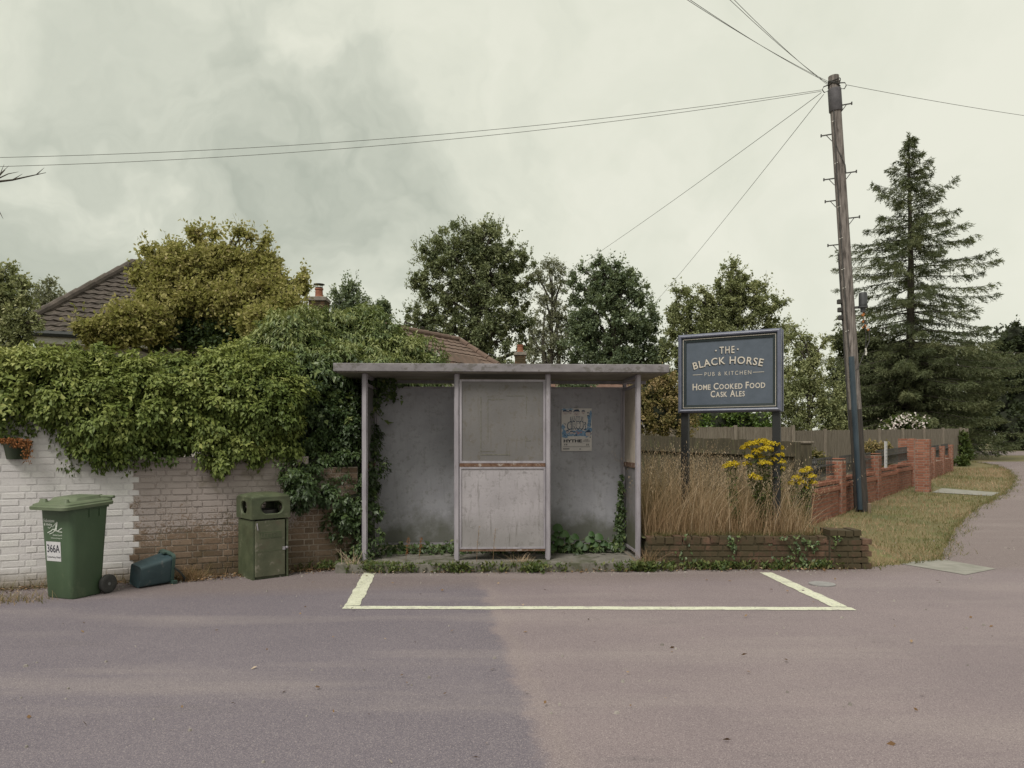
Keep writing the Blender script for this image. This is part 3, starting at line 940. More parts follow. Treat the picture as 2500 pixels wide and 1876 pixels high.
def panel(name, mat, x0, x1, z0, z1, y, w=0.028, label=None, parent=None):
    m = MB()
    m.bx(x0 + w * .6, x1 - w * .6, y - 0.004, y + 0.006, 0.02, z1 - z0 - 0.02)
    o = m.build(name, mat, parent or SH, label=label)
    o.location.z = z0
    f = frame_mb(x0, x1, 0, z1 - z0, y - 0.016, y + 0.016, w).build("panel_frame", M['galv'], o)
    return o


for k in range(3):
    panel("back_panel", M['panel_back'], px[k] + 0.028, px[k + 1] - 0.028 + (0 if k == 2 else 0.05), 0.18, 2.37, DEP - (0.0 if k != 1 else 0.0) + 0.0005 * k)
fp = panel("front_panel", M['panel_front'], px[1] + 0.036, px[2] - 0.036, 0.245, 1.285, 0.0, 0.022, label="pale stained lower front panel")
up = panel("front_panel", M['panel_glaze'], px[1] + 0.036, px[2] - 0.036, 1.335, 2.395, 0.0, 0.026, label="clouded grey upper front panel with marks of an old notice frame")
mb = MB()
mb.bx(px[1] + 0.036, px[2] - 0.036, -0.018, 0.014, 1.288, 1.332)
mb.build("rail", M['rust'], SH, label="rusty mid rail")
mb = MB()
mb.bx(px[1] + 0.036, px[2] - 0.036, -0.012, 0.012, 0.215, 0.242)
mb.build("rail", M['rust'], SH, label="rusty bottom rail")
# ghost of a removed notice frame on the upper panel (strips of old adhesive)
gh = MB()
for (a, b, c, d) in ((-.28, -.27, .12, .84), (-.19, -.183, .30, .80), (-.28, .10, .10, .112), (-.19, .03, .805, .812), (.05, .28, .85, .857), (.30, .307, .62, .86), (-.28, -.10, .145, .152), (.05, .055, .09, .24), (-.2, -.12, .84, .846), (.30, .36, .28, .288), (.29, .296, .2, .34)):
    gh.bx(a, b, -0.0068, -0.0052, c, d)
o = gh.build("adhesive_marks", noisy("old_adhesive", (0.12, 0.115, 0.085), (0.20, 0.19, 0.17), 30, 0.9, 0), up)
# side walls
for sx, x in ((-1, px[0]), (1, px[3])):
    m = MB()
    m.bx(x - 0.006, x + 0.006, 0.05, DEP - 0.045, 0.0, 1.06)
    o = m.build("side_panel", M['panel_side'], SH, label="green-stained lower end panel")
    o.location.z = 0.20
    m = MB()
    m.bx(x - 0.006, x + 0.006, 0.05, DEP - 0.045, 0.0, 0.98)
    o2 = m.build("side_panel", M['panel_cream'] if sx > 0 else M['panel_glaze'], SH, label="cream upper end panel" if sx > 0 else "grey upper end panel")
    o2.location.z = 1.33
    m = MB()
    m.bx(x - 0.018, x + 0.018, 0.028, DEP - 0.027, 1.265, 1.325)
    m.build("rail", M['rust'], SH)
    m = MB()
    m.bx(x - 0.018, x + 0.018, 0.028, DEP - 0.027, 2.315, 2.355)
    m.build("rail", M['galv'], SH)
    m = MB()
    m.bx(x - 0.016, x + 0.016, 0.028, DEP - 0.027, 0.165, 0.198)
    m.build("rail", M['galv'], SH)


# ------------------------------------------------------------------ lettering
def text_geo(s, w=None, h=None, bold=0.0, spacing=1.0, cx=0, cy=0, extr=0.0):
    cu = bpy.data.curves.new("lettering", 'FONT')
    cu.body = s
    cu.size = 1.0
    cu.offset = bold
    cu.space_character = spacing
    cu.resolution_u = 3
    ob = bpy.data.objects.new("lettering", cu)
    link(ob)
    dg = bpy.context.evaluated_depsgraph_get()
    dg.update()
    ev = ob.evaluated_get(dg)
    me = ev.to_mesh()
    vs = np.array([tuple(q.co) for q in me.vertices])
    fs = [tuple(p.vertices) for p in me.polygons]
    ev.to_mesh_clear()
    bpy.data.objects.remove(ob)
    bpy.data.curves.remove(cu)
    lo, hi = vs.min(0), vs.max(0)
    sx = w / (hi[0] - lo[0]) if w else None
    sy = h / (hi[1] - lo[1]) if h else None
    sx = sx or sy
    sy = sy or sx
    x = (vs[:, 0] - (lo[0] + hi[0]) / 2) * sx + cx
    y = (vs[:, 1] - (lo[1] + hi[1]) / 2) * sy + cy
    return np.stack([x, y], 1), fs


def put_text(mb, geo, y, f=lambda x, z: (x, z), solid=0.0):
    vs, fs = geo
    pts = [f(a, b) for a, b in vs]
    mb.add([(a, y, b) for a, b in pts], fs)


# ------------------------------------------------------------------ circus poster
SHM = Matrix.Translation((-0.12, 9.375, 0)) @ Matrix.Rotation(R(2.5), 4, 'Z')
po_c = SHM @ Vector((1.062, DEP - 0.0215, 1.775))
PO = thing("circus_poster", "blue and white circus poster taped inside the shelter's right bay", "poster", po_c, R(2.5))
PW, PH = 0.425, 0.595
mb = MB()
mb.bx(-PW / 2, PW / 2, -0.0006, 0.0006, -PH / 2, PH / 2)
mb.build("paper", M['paper'], PO)


def pz(t):
    return PH / 2 - t * PH


def pxs(s):
    return -PW / 2 + s * PW


def blob(mb, s, t, rx, rz, y, n=14, j=0.15, a0=0, a1=360):
    c = (pxs(s), pz(t))
    pts = []
    for k in range(n):
        a = R(a0 + (a1 - a0) * k / (n if a1 - a0 == 360 else n - 1))
        q = 1 + random.uniform(-j, j)
        pts.append((c[0] + math.cos(a) * rx * PW * q, y, c[1] + math.sin(a) * rz * PW * q))
    mb.add(pts, [tuple(range(n))])


mb = MB()
y = -0.0010
for (s, t, rx, rz) in ((.09, .03, .09, .04), (.93, .2, .065, .12), (.92, .35, .07, .15), (.06, .45, .05, .1), (.55, .575, .30, .10), (.9, .53, .09, .12), (.1, .6, .1, .12), (.75, .62, .2, .09), (.3, .02, .1, .02), (.97, .1, .03, .08), (.2, .66, .16, .05), (.45, .665, .16, .04)):
    blob(mb, s, t, rx, rz, y, 16, 0.3)
    y -= 0.00002
mb.build("blue_printing", M['print_blue'], PO)
mb = MB()
y = -0.0015
for i in range(46):
    s, t = random.choice([(random.uniform(.03, .17), random.uniform(.3, .7)), (random.uniform(.05, .5), random.uniform(.55, .7)), (random.uniform(.86, .97), random.uniform(.5, .7)), (random.uniform(.85, .97), random.uniform(.1, .5)), (random.uniform(.05, .3), random.uniform(.06, .14))])
    blob(mb, s, t, random.uniform(.008, .028), random.uniform(.006, .03), y, 7, 0.4)
    y -= 0.000004
mb.build("navy_printing", M['print_navy'], PO)
mb = MB()
mb2 = MB()
for (s, t, r) in ((.12, .105, .07), (.29, .10, .062), (.50, .115, .095), (.72, .10, .06), (.88, .60, .085), (.33, .575, .05), (.2, .56, .05), (.43, .585, .04)):
    blob(mb, s, t, r, r * .95, -0.0020 - 0.0002 * s, 18, 0.03)
    blob(mb2, s, t - r * .45, r * 1.05, r * .75, -0.0017 - 0.0001 * s, 14, 0.12)
    blob(mb2, s, t - r * .42, r * .95, r * .42, -0.0024 - 0.0001 * s, 10, 0.12, 0, 180)
    for d in (-.35, .35):
        blob(mb2, s + d * r, t, r * .09, r * .09, -0.0025, 6, 0)
    blob(mb2, s, t + r * .33, r * .3, r * .07, -0.0025, 8, 0)
mb.build("printed_faces", M['print_pink'], PO)
mb2.build("printed_hair", M['print_navy'], PO)
mb = MB()
mb2 = MB()


def arch(cx, w, amp):
    return lambda x, z: (x, z - amp * ((x - cx) / (w / 2)) ** 2)


for word, t, w, h, amp in (("SANTUS", .245, .40, .062, .008), ("CIRCUS", .395, .58, .092, .012)):
    f = arch(0, w * PW, amp)
    put_text(mb2, text_geo(word, w * PW * 1.09, h * 1.28, 0.055, 1.0, 0, pz(t) - 0.003), -0.0029, f)
    put_text(mb, text_geo(word, w * PW, h, 0.02, 1.05, 0, pz(t)), -0.0033, f)
mb2.build("title_outline", M['print_navy'], PO)
mb.build("title_lettering", M['paper'], PO)
mb = MB()
mb.bx(pxs(.2), pxs(.8), -0.0029, -0.0026, pz(.705), pz(.655))
mb.bx(-PW / 2, PW / 2, -0.0028, -0.0020, -PH / 2, pz(.712))
mb.build("date_strip", M['paper'], PO)
mb = MB()
put_text(mb, text_geo("HYTHE", .60 * PW, .070 * PH, 0.05, 1.0, pxs(.37), pz(.765)), -0.0034)
put_text(mb, text_geo("THE", .13 * PW, .018 * PH, 0.03, 1.0, pxs(.82), pz(.738)), -0.0034)
put_text(mb, text_geo("GREEN", .24 * PW, .022 * PH, 0.03, 1.0, pxs(.82), pz(.768)), -0.0034)
put_text(mb, text_geo("19", .11 * PW, .036 * PH, 0.03, 1.0, pxs(.14), pz(.852)), -0.0034)
put_text(mb, text_geo("22", .11 * PW, .036 * PH, 0.03, 1.0, pxs(.86), pz(.852)), -0.0034)
for t in (.815, .893, .902, .911):
    mb.bx(pxs(.06), pxs(.94), -0.0034, -0.0031, pz(t), pz(t - .003))
for i in range(14):
    mb.bx(pxs(.05 + i * .0155), pxs(.05 + i * .0155 + .011), -0.0034, -0.0031, pz(.965), pz(.938))
for i in range(4):
    mb.bx(pxs(.59 + i * .013), pxs(.59 + i * .013 + .009), -0.0034, -0.0031, pz(.968), pz(.942))
mb.build("black_lettering", M['ink'], PO)
mb = MB()
for i in range(9):
    blob(mb, .50 + .18 * random.random(), .55 + .05 * random.random(), .03, .012, -0.0036 - i * .00003, 8, .4)
mb.build("red_printing", M['print_red'], PO)

# ------------------------------------------------------------------ pub sign
SW, SHT = 1.39, 1.10
sr = P(1912, 1004, 9.75)
SGN = thing("pub_sign", "large blue-grey pub sign board on two black posts", "sign", (0, 0, 0), R(-30))
ex = Vector((math.cos(R(-30)), math.sin(R(-30)), 0))
cs_ = Vector((P(1908, 1000, 9.75).x, 9.75, 0)) - ex * (SW / 2)
SGN.location = cs_
Z0 = 2.01
mb = MB()
mb.bx(-SW / 2 + .06, SW / 2 - .06, 0.010, 0.020, Z0 + .05, Z0 + SHT - .05)
mb.build("sign_face", M['sign_face'], SGN)


def moulding(x0, x1, z0, z1, prof, mat, name, parent, smooth=True):
    """mitred picture-frame moulding; prof = list of (inset, y)"""
    m = MB()
    rings = []
    for (i, yy) in prof:
        rings.append([(x0 + i, yy, z0 + i), (x1 - i, yy, z0 + i), (x1 - i, yy, z1 - i), (x0 + i, yy, z1 - i)])
    n = len(rings)
    for k in range(4):
        k2 = (k + 1) % 4
        m.add([r[k] for r in rings] + [r[k2] for r in rings], [(a, (a + 1) % n, n + (a + 1) % n, n + a) for a in range(n)])
    return m.build(name, mat, parent, smooth=smooth)


def sign_frame(y0, sgn, parent):
    return moulding(-SW / 2, SW / 2, Z0, Z0 + SHT, [(0, y0 + .03 * sgn), (0, y0 - .02 * sgn), (.012, y0 - .034 * sgn), (.03, y0 - .04 * sgn), (.045, y0 - .034 * sgn), (.052, y0 - .018 * sgn), (.052, y0 + .03 * sgn)], M['sign_frame'], "frame", parent)


sign_frame(0.0, 1, SGN)
moulding(-SW / 2 + .053, SW / 2 - .053, Z0 + .053, Z0 + SHT - .053, [(0, .008), (0, -.012), (.018, -.012), (.024, -.006), (.055, -.002), (.058, .009)], M['sign_dark'], "moulding", SGN, False)
moulding(-SW / 2 + .069, SW / 2 - .069, Z0 + .069, Z0 + SHT - .069, [(0, -.010), (0, -.0155), (.0055, -.0155), (.0055, -.010)], M['sign_cream'], "pinstripe", SGN, False)
mb = MB()
mb.bx(-SW / 2 + .03, SW / 2 - .03, .032, .110, Z0 + .03, Z0 + SHT - .03)
mb.build("core_board", M['black'], SGN)
sign_frame(0.145, -1, SGN)
for x in (-SW / 2 + .075, SW / 2 - .075):
    m = MB()
    m.cbox(x - .05, x + .05, .025, .118, 0.1, Z0 + .01, .006)
    m.build("post", M['black'], SGN)


def zt(t):
    return Z0 + SHT * (1 - t)


def xs_(s):
    return -SW / 2 + SW * s


cream, shade = MB(), MB()
front, behind = 0.0052, 0.0074
OFF = (-0.009, -0.012)
the = text_geo("THE", .145 * SW, .088 * SHT, 0.012, 1.25, xs_(.487), zt(.222))
R_ = 1.95
bh = text_geo("BLACK HORSE", .69 * SW, .092 * SHT, 0.012, 1.12, 0, 0)


def arcf(x, z):
    a = x / R_
    return (xs_(.49) + (R_ + z) * math.sin(a), zt(.352) + (R_ + z) * math.cos(a) - R_)


put_text(cream, the, front)
put_text(shade, the, behind, lambda x, z: (x + OFF[0], z + OFF[1]))
put_text(shade, the, behind + .0002, lambda x, z: (x + OFF[0] * .5, z + OFF[1] * .5))
put_text(cream, bh, front, arcf)
put_text(shade, bh, behind, lambda x, z: (arcf(x, z)[0] + OFF[0], arcf(x, z)[1] + OFF[1]))
put_text(shade, bh, behind + .0002, lambda x, z: (arcf(x, z)[0] + OFF[0] * .5, arcf(x, z)[1] + OFF[1] * .5))
for s in (.378, .592):
    for (mm, yy, ox, oz) in ((cream, front, 0, 0), (shade, behind, OFF[0], OFF[1])):
        mm.add([(xs_(s) + ox + .011 * math.cos(R(a)), yy, zt(.222) + oz + .011 * math.sin(R(a))) for a in range(0, 360, 36)], [tuple(range(10))])
put_text(cream, text_geo("PUB & KITCHEN", .455 * SW, .050 * SHT, -0.006, 1.35, xs_(.492), zt(.514)), front)
for a, b in ((.145, .243), (.735, .84)):
    cream.bx(xs_(a), xs_(b), front, behind, zt(.519), zt(.513))


def smallcaps(words, x0, x1, zbase, hb, hs):
    geos = []
    gap, wg = 0.012, 0.05
    for w in words:
        for i, chh in enumerate(w):
            hh = hb if i == 0 else hs
            if chh in 'Oo' and words[-1] == w and w == 'FOOD' and i == 2:
                pass
            g = text_geo(chh, None, hh, 0.018)
            wd = g[0][:, 0].max() - g[0][:, 0].min()
            geos.append((g, wd, hh, i == 0))
    tot = 0
    for k, (g, wd, hh, first) in enumerate(geos):
        tot += wd + (0 if k == 0 else (wg if first else gap))
    sc = (x1 - x0) / tot
    x = x0
    for k, (g, wd, hh, first) in enumerate(geos):
        if k:
            x += (wg if first else gap) * sc
        lo = g[0][:, 0].min()
        zb = g[0][:, 1].min()
        put_text(cream, g, front, lambda a, b, x=x, lo=lo, zb=zb: (x + (a - lo) * sc, zbase + b - zb))
        x += wd * sc


smallcaps(["HOME", "COOKED", "FOOD"], xs_(.143), xs_(.85), zt(.712), .083 * SHT, .066 * SHT)
smallcaps(["CASK", "ALES"], xs_(.325), xs_(.658), zt(.808), .083 * SHT, .066 * SHT)
cream.build("lettering", M['sign_cream'], SGN)
shade.build("lettering_shadow", M['black'], SGN, label="black drop edges painted beside the letters")

# ------------------------------------------------------------------ green wheeled bin
WB = thing("wheelie_bin", "green two-wheeled rubbish bin with number sticker, standing by the white wall", "wheelie bin", (-4.565, 7.70, 0), R(-20))
BW0, BW1, BD0, BD1 = 0.375, 0.455, 0.36, 0.445
mb = MB()
mb.loft([rrect(BW0 - .02, BD0 - .02, .04, 0.004), rrect(BW0, BD0, .05, 0.02), rrect(BW0 + (BW1 - BW0) * .5, BD0 + (BD1 - BD0) * .5, .055, .47),
         rrect(BW1, BD1, .055, .915), rrect(BW1 + .03, BD1 + .03, .06, .918), rrect(BW1 + .03, BD1 + .03, .06, .945)])
body = mb.build("body", M['bin_green'], WB, smooth=True)
mb = MB()
for xx in (-.02, .10):
    mb.bx(BW1 / 2 - .004, BW1 / 2 + .010, xx - .006, xx + .006, .83, .916)
mb.bx(-BW0 / 2 + .04, BW0 / 2 - .04, BD0 / 2 - .02, BD0 / 2 + .05, .06, .14)
mb.build("rib", M['bin_green'], body)
tl = 0.05
mb = MB()
mb.loft([rrect(.475, .52, .05, .935, 0, -.012, tilt=tl), rrect(.525, .60, .06, .932, 0, -.030, tilt=tl), rrect(.528, .605, .06, .962, 0, -.030, tilt=tl),
         rrect(.495, .575, .06, .972, 0, -.025, tilt=tl), rrect(.49, .57, .06, .985, 0, -.025, tilt=tl), rrect(.45, .52, .06, .995, 0, -.015, tilt=tl),
         rrect(.44, .50, .06, 1.000, 0, -.01, tilt=tl), rrect(.36, .36, .05, 1.004, 0, .01, tilt=tl), rrect(.33, .32, .05, 1.035, 0, .02, tilt=tl), rrect(.26, .24, .04, 1.040, 0, .02, tilt=tl)])
lid = mb.build("lid", M['lid_green'], WB, smooth=True)
for sx in (-1, 1):
    m = MB()
    m.loft([rrect(.10, .055, .02, .982, sx * .15, -.235), rrect(.075, .035, .015, 1.022, sx * .15, -.232)])
    m.build("grip", M['lid_green'], lid, smooth=True)
mb = MB()
mb.tube([(-.20, .305, 1.015), (.20, .305, 1.015)], .016, 10)
for x in (-.17, -.02, .02, .17):
    mb.bx(x - .012, x + .012, .22, .30, .945, 1.008)
mb.tube([(-.015, .305, 1.015), (.015, .305, 1.015)], .022, 10)
mb.build("handle", M['lid_green'], WB, smooth=True)
for sx in (-1, 1):
    m = MB()
    x = sx * .225
    m.lathe([(.055, -.022), (.085, -.026), (.098, -.018), (.100, 0), (.098, .018), (.085, .026), (.055, .022)], 28, (x, .205, .101), 'X')
    wh = m.build("wheel", M['rubber'], WB, smooth=True)
    m = MB()
    m.lathe([(.056, -.014), (.056, .014), (.048, .016), (.044, .006), (.018, .006), (.016, .022), (.0005, .024)] if sx > 0 else [(.0005, -.024), (.016, -.022), (.018, -.006), (.044, -.006), (.048, -.016), (.056, -.014), (.056, .014)], 24, (x, .205, .101), 'X')
    for k in range(6):
        a = R(60 * k)
        m.bar((x + sx * .012, .205 + .014 * math.cos(a), .101 + .014 * math.sin(a)), (x + sx * .012, .205 + .05 * math.cos(a), .101 + .05 * math.sin(a)), .008, .010)
    m.build("hub", M['hub'], wh, smooth=True)
mb = MB()
mb.tube([(-.22, .205, .101), (.22, .205, .101)], .011, 8)
mb.build("axle", M['iron'], WB)
# front face leans; build the markings in that plane
slope = (BD1 - BD0) / 2 / .9


def bf(x, z, d=0.0025):
    return (x, -(BD0 / 2 + slope * (z - .02)) - d, z)


mb = MB()
for (x0, x1, z0, z1) in ((-.145, .055, .385, .585),):
    mb.add([bf(x0, z0), bf(x1, z0), bf(x1, z1), bf(x0, z1)], [(0, 1, 2, 3)])
lab = mb.build("number_sticker", M['white_label'], WB)


def bin_text(mb, s, w, h, cx, cz, bold, d=.004):
    vs, fs = text_geo(s, w, h, bold, 1.0, cx, cz)
    mb.add([bf(a, b, d) for a, b in vs], fs)


mb = MB()
bin_text(mb, "366A", .175, .082, -.045, .515, 0.012)
bin_text(mb, "Canterbury Road", .185, .026, -.045, .425, 0.006)
mb.build("number", M['ink'], lab)
mb = MB()
bin_text(mb, "Folkestone", .15, .034, -.09, .800, 0.012)
bin_text(mb, "& Hythe", .115, .036, -.107, .757, 0.012)
bin_text(mb, "District Council", .125, .017, .020, .655, 0.006)
bin_text(mb, "folkestone-hythe.gov.uk", .155, .014, .005, .622, 0.004)
for (pts, w) in (([(-.11, .728), (-.085, .722), (-.06, .742), (-.035, .735)], .005), ([(-.115, .675), (-.075, .690), (-.04, .715), (-.01, .700), (.03, .698), (.075, .725), (.085, .727)], .009),
                 ([(-.09, .662), (-.05, .676), (-.01, .700)], .007), ([(0, .70), (.04, .690), (.085, .688)], .008), ([(-.02, .70), (.0, .73), (.005, .76), (.022, .785)], .013), ([(.0, .70), (.012, .73), (.022, .785)], .012), ([(-.03, .745), (.0, .775), (.022, .785)], .006)):
    for a, b in zip(pts[:-1], pts[1:]):
        a, b = Vector(a), Vector(b)
        t = (b - a).normalized()
        n = Vector((-t.y, t.x)) * w / 2
        a2, b2 = a - t * w * .3, b + t * w * .3
        mb.add([bf(*(a2 - n), .0038), bf(*(b2 - n), .0038), bf(*(b2 + n), .0038), bf(*(a2 + n), .0038)], [(0, 1, 2, 3)])
mb.build("council_emblem", M['white_print'], WB, label="white council lettering and leaping figure emblem")

# ------------------------------------------------------------------ tipped-over teal caddy
CD = thing("food_caddy", "small teal food waste caddy lying on its side against the brick wall", "waste caddy", (-4.13, 8.08, 0))
CD.scale = (.88, .88, .88)
ax = Vector((math.cos(R(56)), math.sin(R(56)), 0))
sdv = Vector((-ax.y, ax.x, 0))
tilt_c = 0.03


def caddy_ring(t, w, h, r):
    ring = rrect(w, h, r, 0)
    c = ax * t + Vector((0, 0, h / 2 + 0.004 + tilt_c * t))
    lean = R(9)
    return [c + sdv * (x * math.cos(lean) - y * math.sin(lean)) + Vector((0, 0, 1)) * (y * math.cos(lean) + x * math.sin(lean) + .018) for x, y, _ in ring]


mb = MB()
mb.loft([caddy_ring(0.012, .21, .24, .03), caddy_ring(0.0, .235, .262, .035), caddy_ring(.02, .245, .27, .04), caddy_ring(.40, .30, .34, .045), caddy_ring(.40, .285, .325, .04), caddy_ring(.05, .22, .245, .035)], cap=(True, True))
cb = mb.build("body", M['teal'], CD, smooth=True)
mb = MB()
mb.loft([caddy_ring(.385, .315, .355, .05), caddy_ring(.385, .335, .375, .055), caddy_ring(.425, .34, .38, .055), caddy_ring(.425, .31, .345, .05), caddy_ring(.40, .305, .34, .05)], cap=(False, False))
mb.build("rim", M['teal_top'], CD, smooth=True)
mb = MB()
c0 = ax * .42
for sd in (-1, 1):
    q = c0 + sdv * (-.16) * sd + Vector((0, 0, .19))
mb.tube([c0 - sdv * .17 + Vector((0, 0, .21)), c0 - sdv * .19 + ax * .06 + Vector((0, 0, .15)), c0 - sdv * .19 + ax * .13 + Vector((0, 0, .06)), c0 - sdv * .10 + ax * .17 + Vector((0, 0, .022)), c0 + sdv * .05 + ax * .17 + Vector((0, 0, .022)), c0 + sdv * .16 + ax * .08 + Vector((0, 0, .1)), c0 + sdv * .17 + Vector((0, 0, .2))], .013, 8)
mb.build("handle", M['gutter'], CD, smooth=True)
mb = MB()
mb.box(c0 + Vector((0, 0, .40)) - ax * .02, (.10, .09, .02), (0.1, 0, R(56)))
mb.box(c0 - sdv * .15 + Vector((0, 0, .03)), (.06, .07, .04), (0.1, 0, R(56)))
mb.build("latch", M['teal_top'], CD)

# ------------------------------------------------------------------ litter bin
LB = thing("litter_bin", "old mossy green square litter bin with hooded openings, beside the brown brick wall", "litter bin", (0, 0, 0), R(42))
lw_, ld_ = 0.45, 0.43
exl = Vector((math.cos(R(42)), math.sin(R(42)), 0))
eyl = Vector((-math.sin(R(42)), math.cos(R(42)), 0))
LB.location = Vector((-2.995, 8.50, 0)) + exl * (lw_ / 2) + eyl * (ld_ / 2)
mb = MB()
t_ = .02
mb.bx(-lw_ / 2 + .008, -lw_ / 2 + .032, -ld_ / 2 + .005, ld_ / 2 - .02, 0, .69)      # left wall
mb.bx(lw_ / 2 - .032, lw_ / 2 - .008, -ld_ / 2 + .005, ld_ / 2 - .02, 0, .69)
mb.bx(-lw_ / 2 + .008, lw_ / 2 - .008, ld_ / 2 - .018, ld_ / 2 - .002, 0, .69)
mb.bx(-lw_ / 2 + .032, lw_ / 2 - .032, -ld_ / 2 + .03, ld_ / 2 - .02, .0, .03)
mb.build("body", M['litter'], LB)
mb = MB()
mb.cbox(-lw_ / 2 + .036, lw_ / 2 - .05, -ld_ / 2 - .006, -ld_ / 2 + .022, .03, .685, .008)
dr = mb.build("door", M['litter_door'], LB)
mb = MB()
mb.bx(-lw_ / 2 + .040, lw_ / 2 - .052, -ld_ / 2 - .0075, -ld_ / 2 - .005, .325, .331)
mb.build("seam", M['litter'], dr)
mb = MB()
mb.cbox(-.145, .125, -ld_ / 2 - .009, -ld_ / 2 - .004, .475, .555, .002)
pl = mb.build("embossed_plate", M['litter'], dr)
mb = MB()
put_text(mb, text_geo("LITTER", .235, .050, 0.03, 1.1, -.01, .515), -ld_ / 2 - .0108)
mb.build("embossed_lettering", M['litter_door'], pl)
mb = MB()
mb.tube([(-lw_ / 2 + .052, -ld_ / 2 - .016, .66), (-lw_ / 2 + .052, -ld_ / 2 - .018, .635), (-lw_ / 2 + .062, -ld_ / 2 - .016, .58)], .007, 8)
mb.build("catch", M['galv'], dr)
mb = MB()
mb.lathe([(.0005, .02), (.014, .016), (.016, 0)], 10, (lw_ / 2 - .03, -ld_ / 2 + .002, .35), 'Y')
mb.bx(lw_ / 2 - .085, lw_ / 2 - .052, -ld_ / 2 - .010, -ld_ / 2 - .005, .325, .365)
mb.build("lock", M['galv'], dr)


# hood: four curved-cornered walls with stadium openings and a shallow domed top
def hood_wall(w, h, hole, t, n=24):
    """wall in xz plane, front y=0..t with a rounded hole (cx, cz, hw, hh)"""
    cx, cz, hw, hh = hole
    m = MB()
    inner, outer = [], []
    rr = min(hw, hh)
    for k in range(n):
        a = 2 * math.pi * (k + .5) / n
        c, s_ = math.cos(a), math.sin(a)
        ix = cx + (hw - rr) * (1 if c > 0 else -1) + rr * c
        iz = cz + (hh - rr) * (1 if s_ > 0 else -1) + rr * s_
        inner.append((ix, iz))
        k_ = min((w / 2) / max(abs(c), 1e-6), (h / 2) / max(abs(s_), 1e-6))
        outer.append((c * k_, h / 2 + s_ * k_))
    # corners exact
    for cxn, czn in ((-w / 2, 0), (w / 2, 0), (w / 2, h), (-w / 2, h)):
        j = min(range(n), key=lambda q: (outer[q][0] - cxn) ** 2 + (outer[q][1] - czn) ** 2)
        outer[j] = (cxn, czn)
    vs = [(a, 0, b) for a, b in outer] + [(a, -.004, b) for a, b in [(cx + (p[0] - cx) * 1.13, cz + (p[1] - cz) * 1.13) for p in inner]] + [(a, .004, b) for a, b in inner] + [(a, t, b) for a, b in inner] + [(a, t, b) for a, b in outer]
    fs = []
    for L in range(4):
        for k in range(n):
            k2 = (k + 1) % n
            fs.append((L * n + k, L * n + k2, (L + 1) * n + k2, (L + 1) * n + k))
    for k in range(n):
        k2 = (k + 1) % n
        fs.append((4 * n + k, 4 * n + k2, k2, k))
    m.add(vs, fs)
    return m


hw_, hd_, hh_ = lw_ + .02, ld_ + .02, .24
HB = 0.705
mb = MB()


def add_wall(src, rotz, off):
    Mx = Matrix.Rotation(rotz, 3, 'Z')
    o = Vector(off)
    mb.add([Mx @ Vector(q) + o for q in src.v], src.f)


add_wall(hood_wall(hw_, hh_, (0.01, .13, .13, .072), .02), 0, (0, -hd_ / 2, HB))
add_wall(hood_wall(hd_ - .04, hh_, (0, .13, .085, .072), .02), R(-90), (-hw_ / 2, 0, HB))
add_wall(hood_wall(hd_ - .04, hh_, (0, .13, .085, .072), .02), R(90), (hw_ / 2, 0, HB))
add_wall(hood_wall(hw_, hh_, (0, .13, .13, .072), .02), R(180), (0, hd_ / 2, HB))
hood = mb.build("hood", M['litter'], LB)
mb = MB()
mb.loft([rrect(hw_ + .004, hd_ + .004, .03, HB + hh_ - .004), rrect(hw_ + .002, hd_ + .002, .03, HB + hh_ + .014), rrect(hw_ - .03, hd_ - .03, .03, HB + hh_ + .030), rrect(hw_ * .55, hd_ * .5, .05, HB + hh_ + .058), rrect(hw_ * .15, hd_ * .12, .02, HB + hh_ + .062)])
mb.build("hood_top", M['litter'], hood, smooth=True)
mb = MB()
mb.lathe([(.15, .05), (.155, .70), (.16, .80), (.150, .80), (.14, .06)], 24)
mb.build("liner", M['iron'], LB, smooth=True)

# ------------------------------------------------------------------ wall planter with dead trailing plant
pl_s = 1.9
wdir = Vector((math.cos(WA), math.sin(WA), 0))
wnor = Vector((math.sin(WA), -math.cos(WA), 0))
u_pl = 43
tt = (u_pl - 1250) / F
# point on wall line at that view ray
s0 = (tt * WORG.y - WORG.x) / (wdir.x - tt * wdir.y)
pc = WORG + wdir * s0 + wnor * 0.10
HP = thing("wall_planter", "small dark green half-basket planter hung on the white wall", "planter", (pc.x, pc.y, 0), WA)
zt_, zb_ = EYE - (1077 - HZ) / F * pc.y, EYE - (1122 - HZ) / F * pc.y
mb = MB()


def halfring(w, d, z, n=12):
    pts = [(-w / 2 + w * k / n, -d * math.sin(math.pi * k / n) + .085, z) for k in range(n + 1)]
    return pts


mb.loft([halfring(.20, .10, zb_), halfring(.225, .12, zb_ + .06), halfring(.275, .155, zt_ - .02), halfring(.30, .17, zt_ - .018), halfring(.30, .17, zt_), halfring(.26, .14, zt_), halfring(.25, .13, zt_ - .03)])
mb.build("basket", M['basket'], HP, smooth=True)
lv = Leaves()
m_ = 900
along = rng.uniform(0, 1, m_)
strand = rng.integers(0, 12, m_)
sx_ = np.linspace(-.13, .15, 12)[strand] * 1.0 + rng.normal(0, .012, m_)
ln_ = np.where(strand >= 9, .26, np.where(strand >= 5, .10, .05))
pz_ = zt_ + .03 - along * ln_ * rng.uniform(.7, 1.1, m_)
lp = np.stack([sx_, np.full(m_, -.075) + rng.normal(0, .018, m_), pz_], 1)
lv.add(lp, rng.normal(0, .5, (m_, 3)) + np.array([0, -.2, -.6]), rng.normal(0, 1, (m_, 3)) + np.array([0, -1, 0.4]), rng.uniform(.015, .03, m_), rng.uniform(.008, .018, m_), rng.random(m_))
lo_ = lv.build("dead_trailing_plant", M['dead_plant'], None)
lo_.location = (pc.x, pc.y, 0)
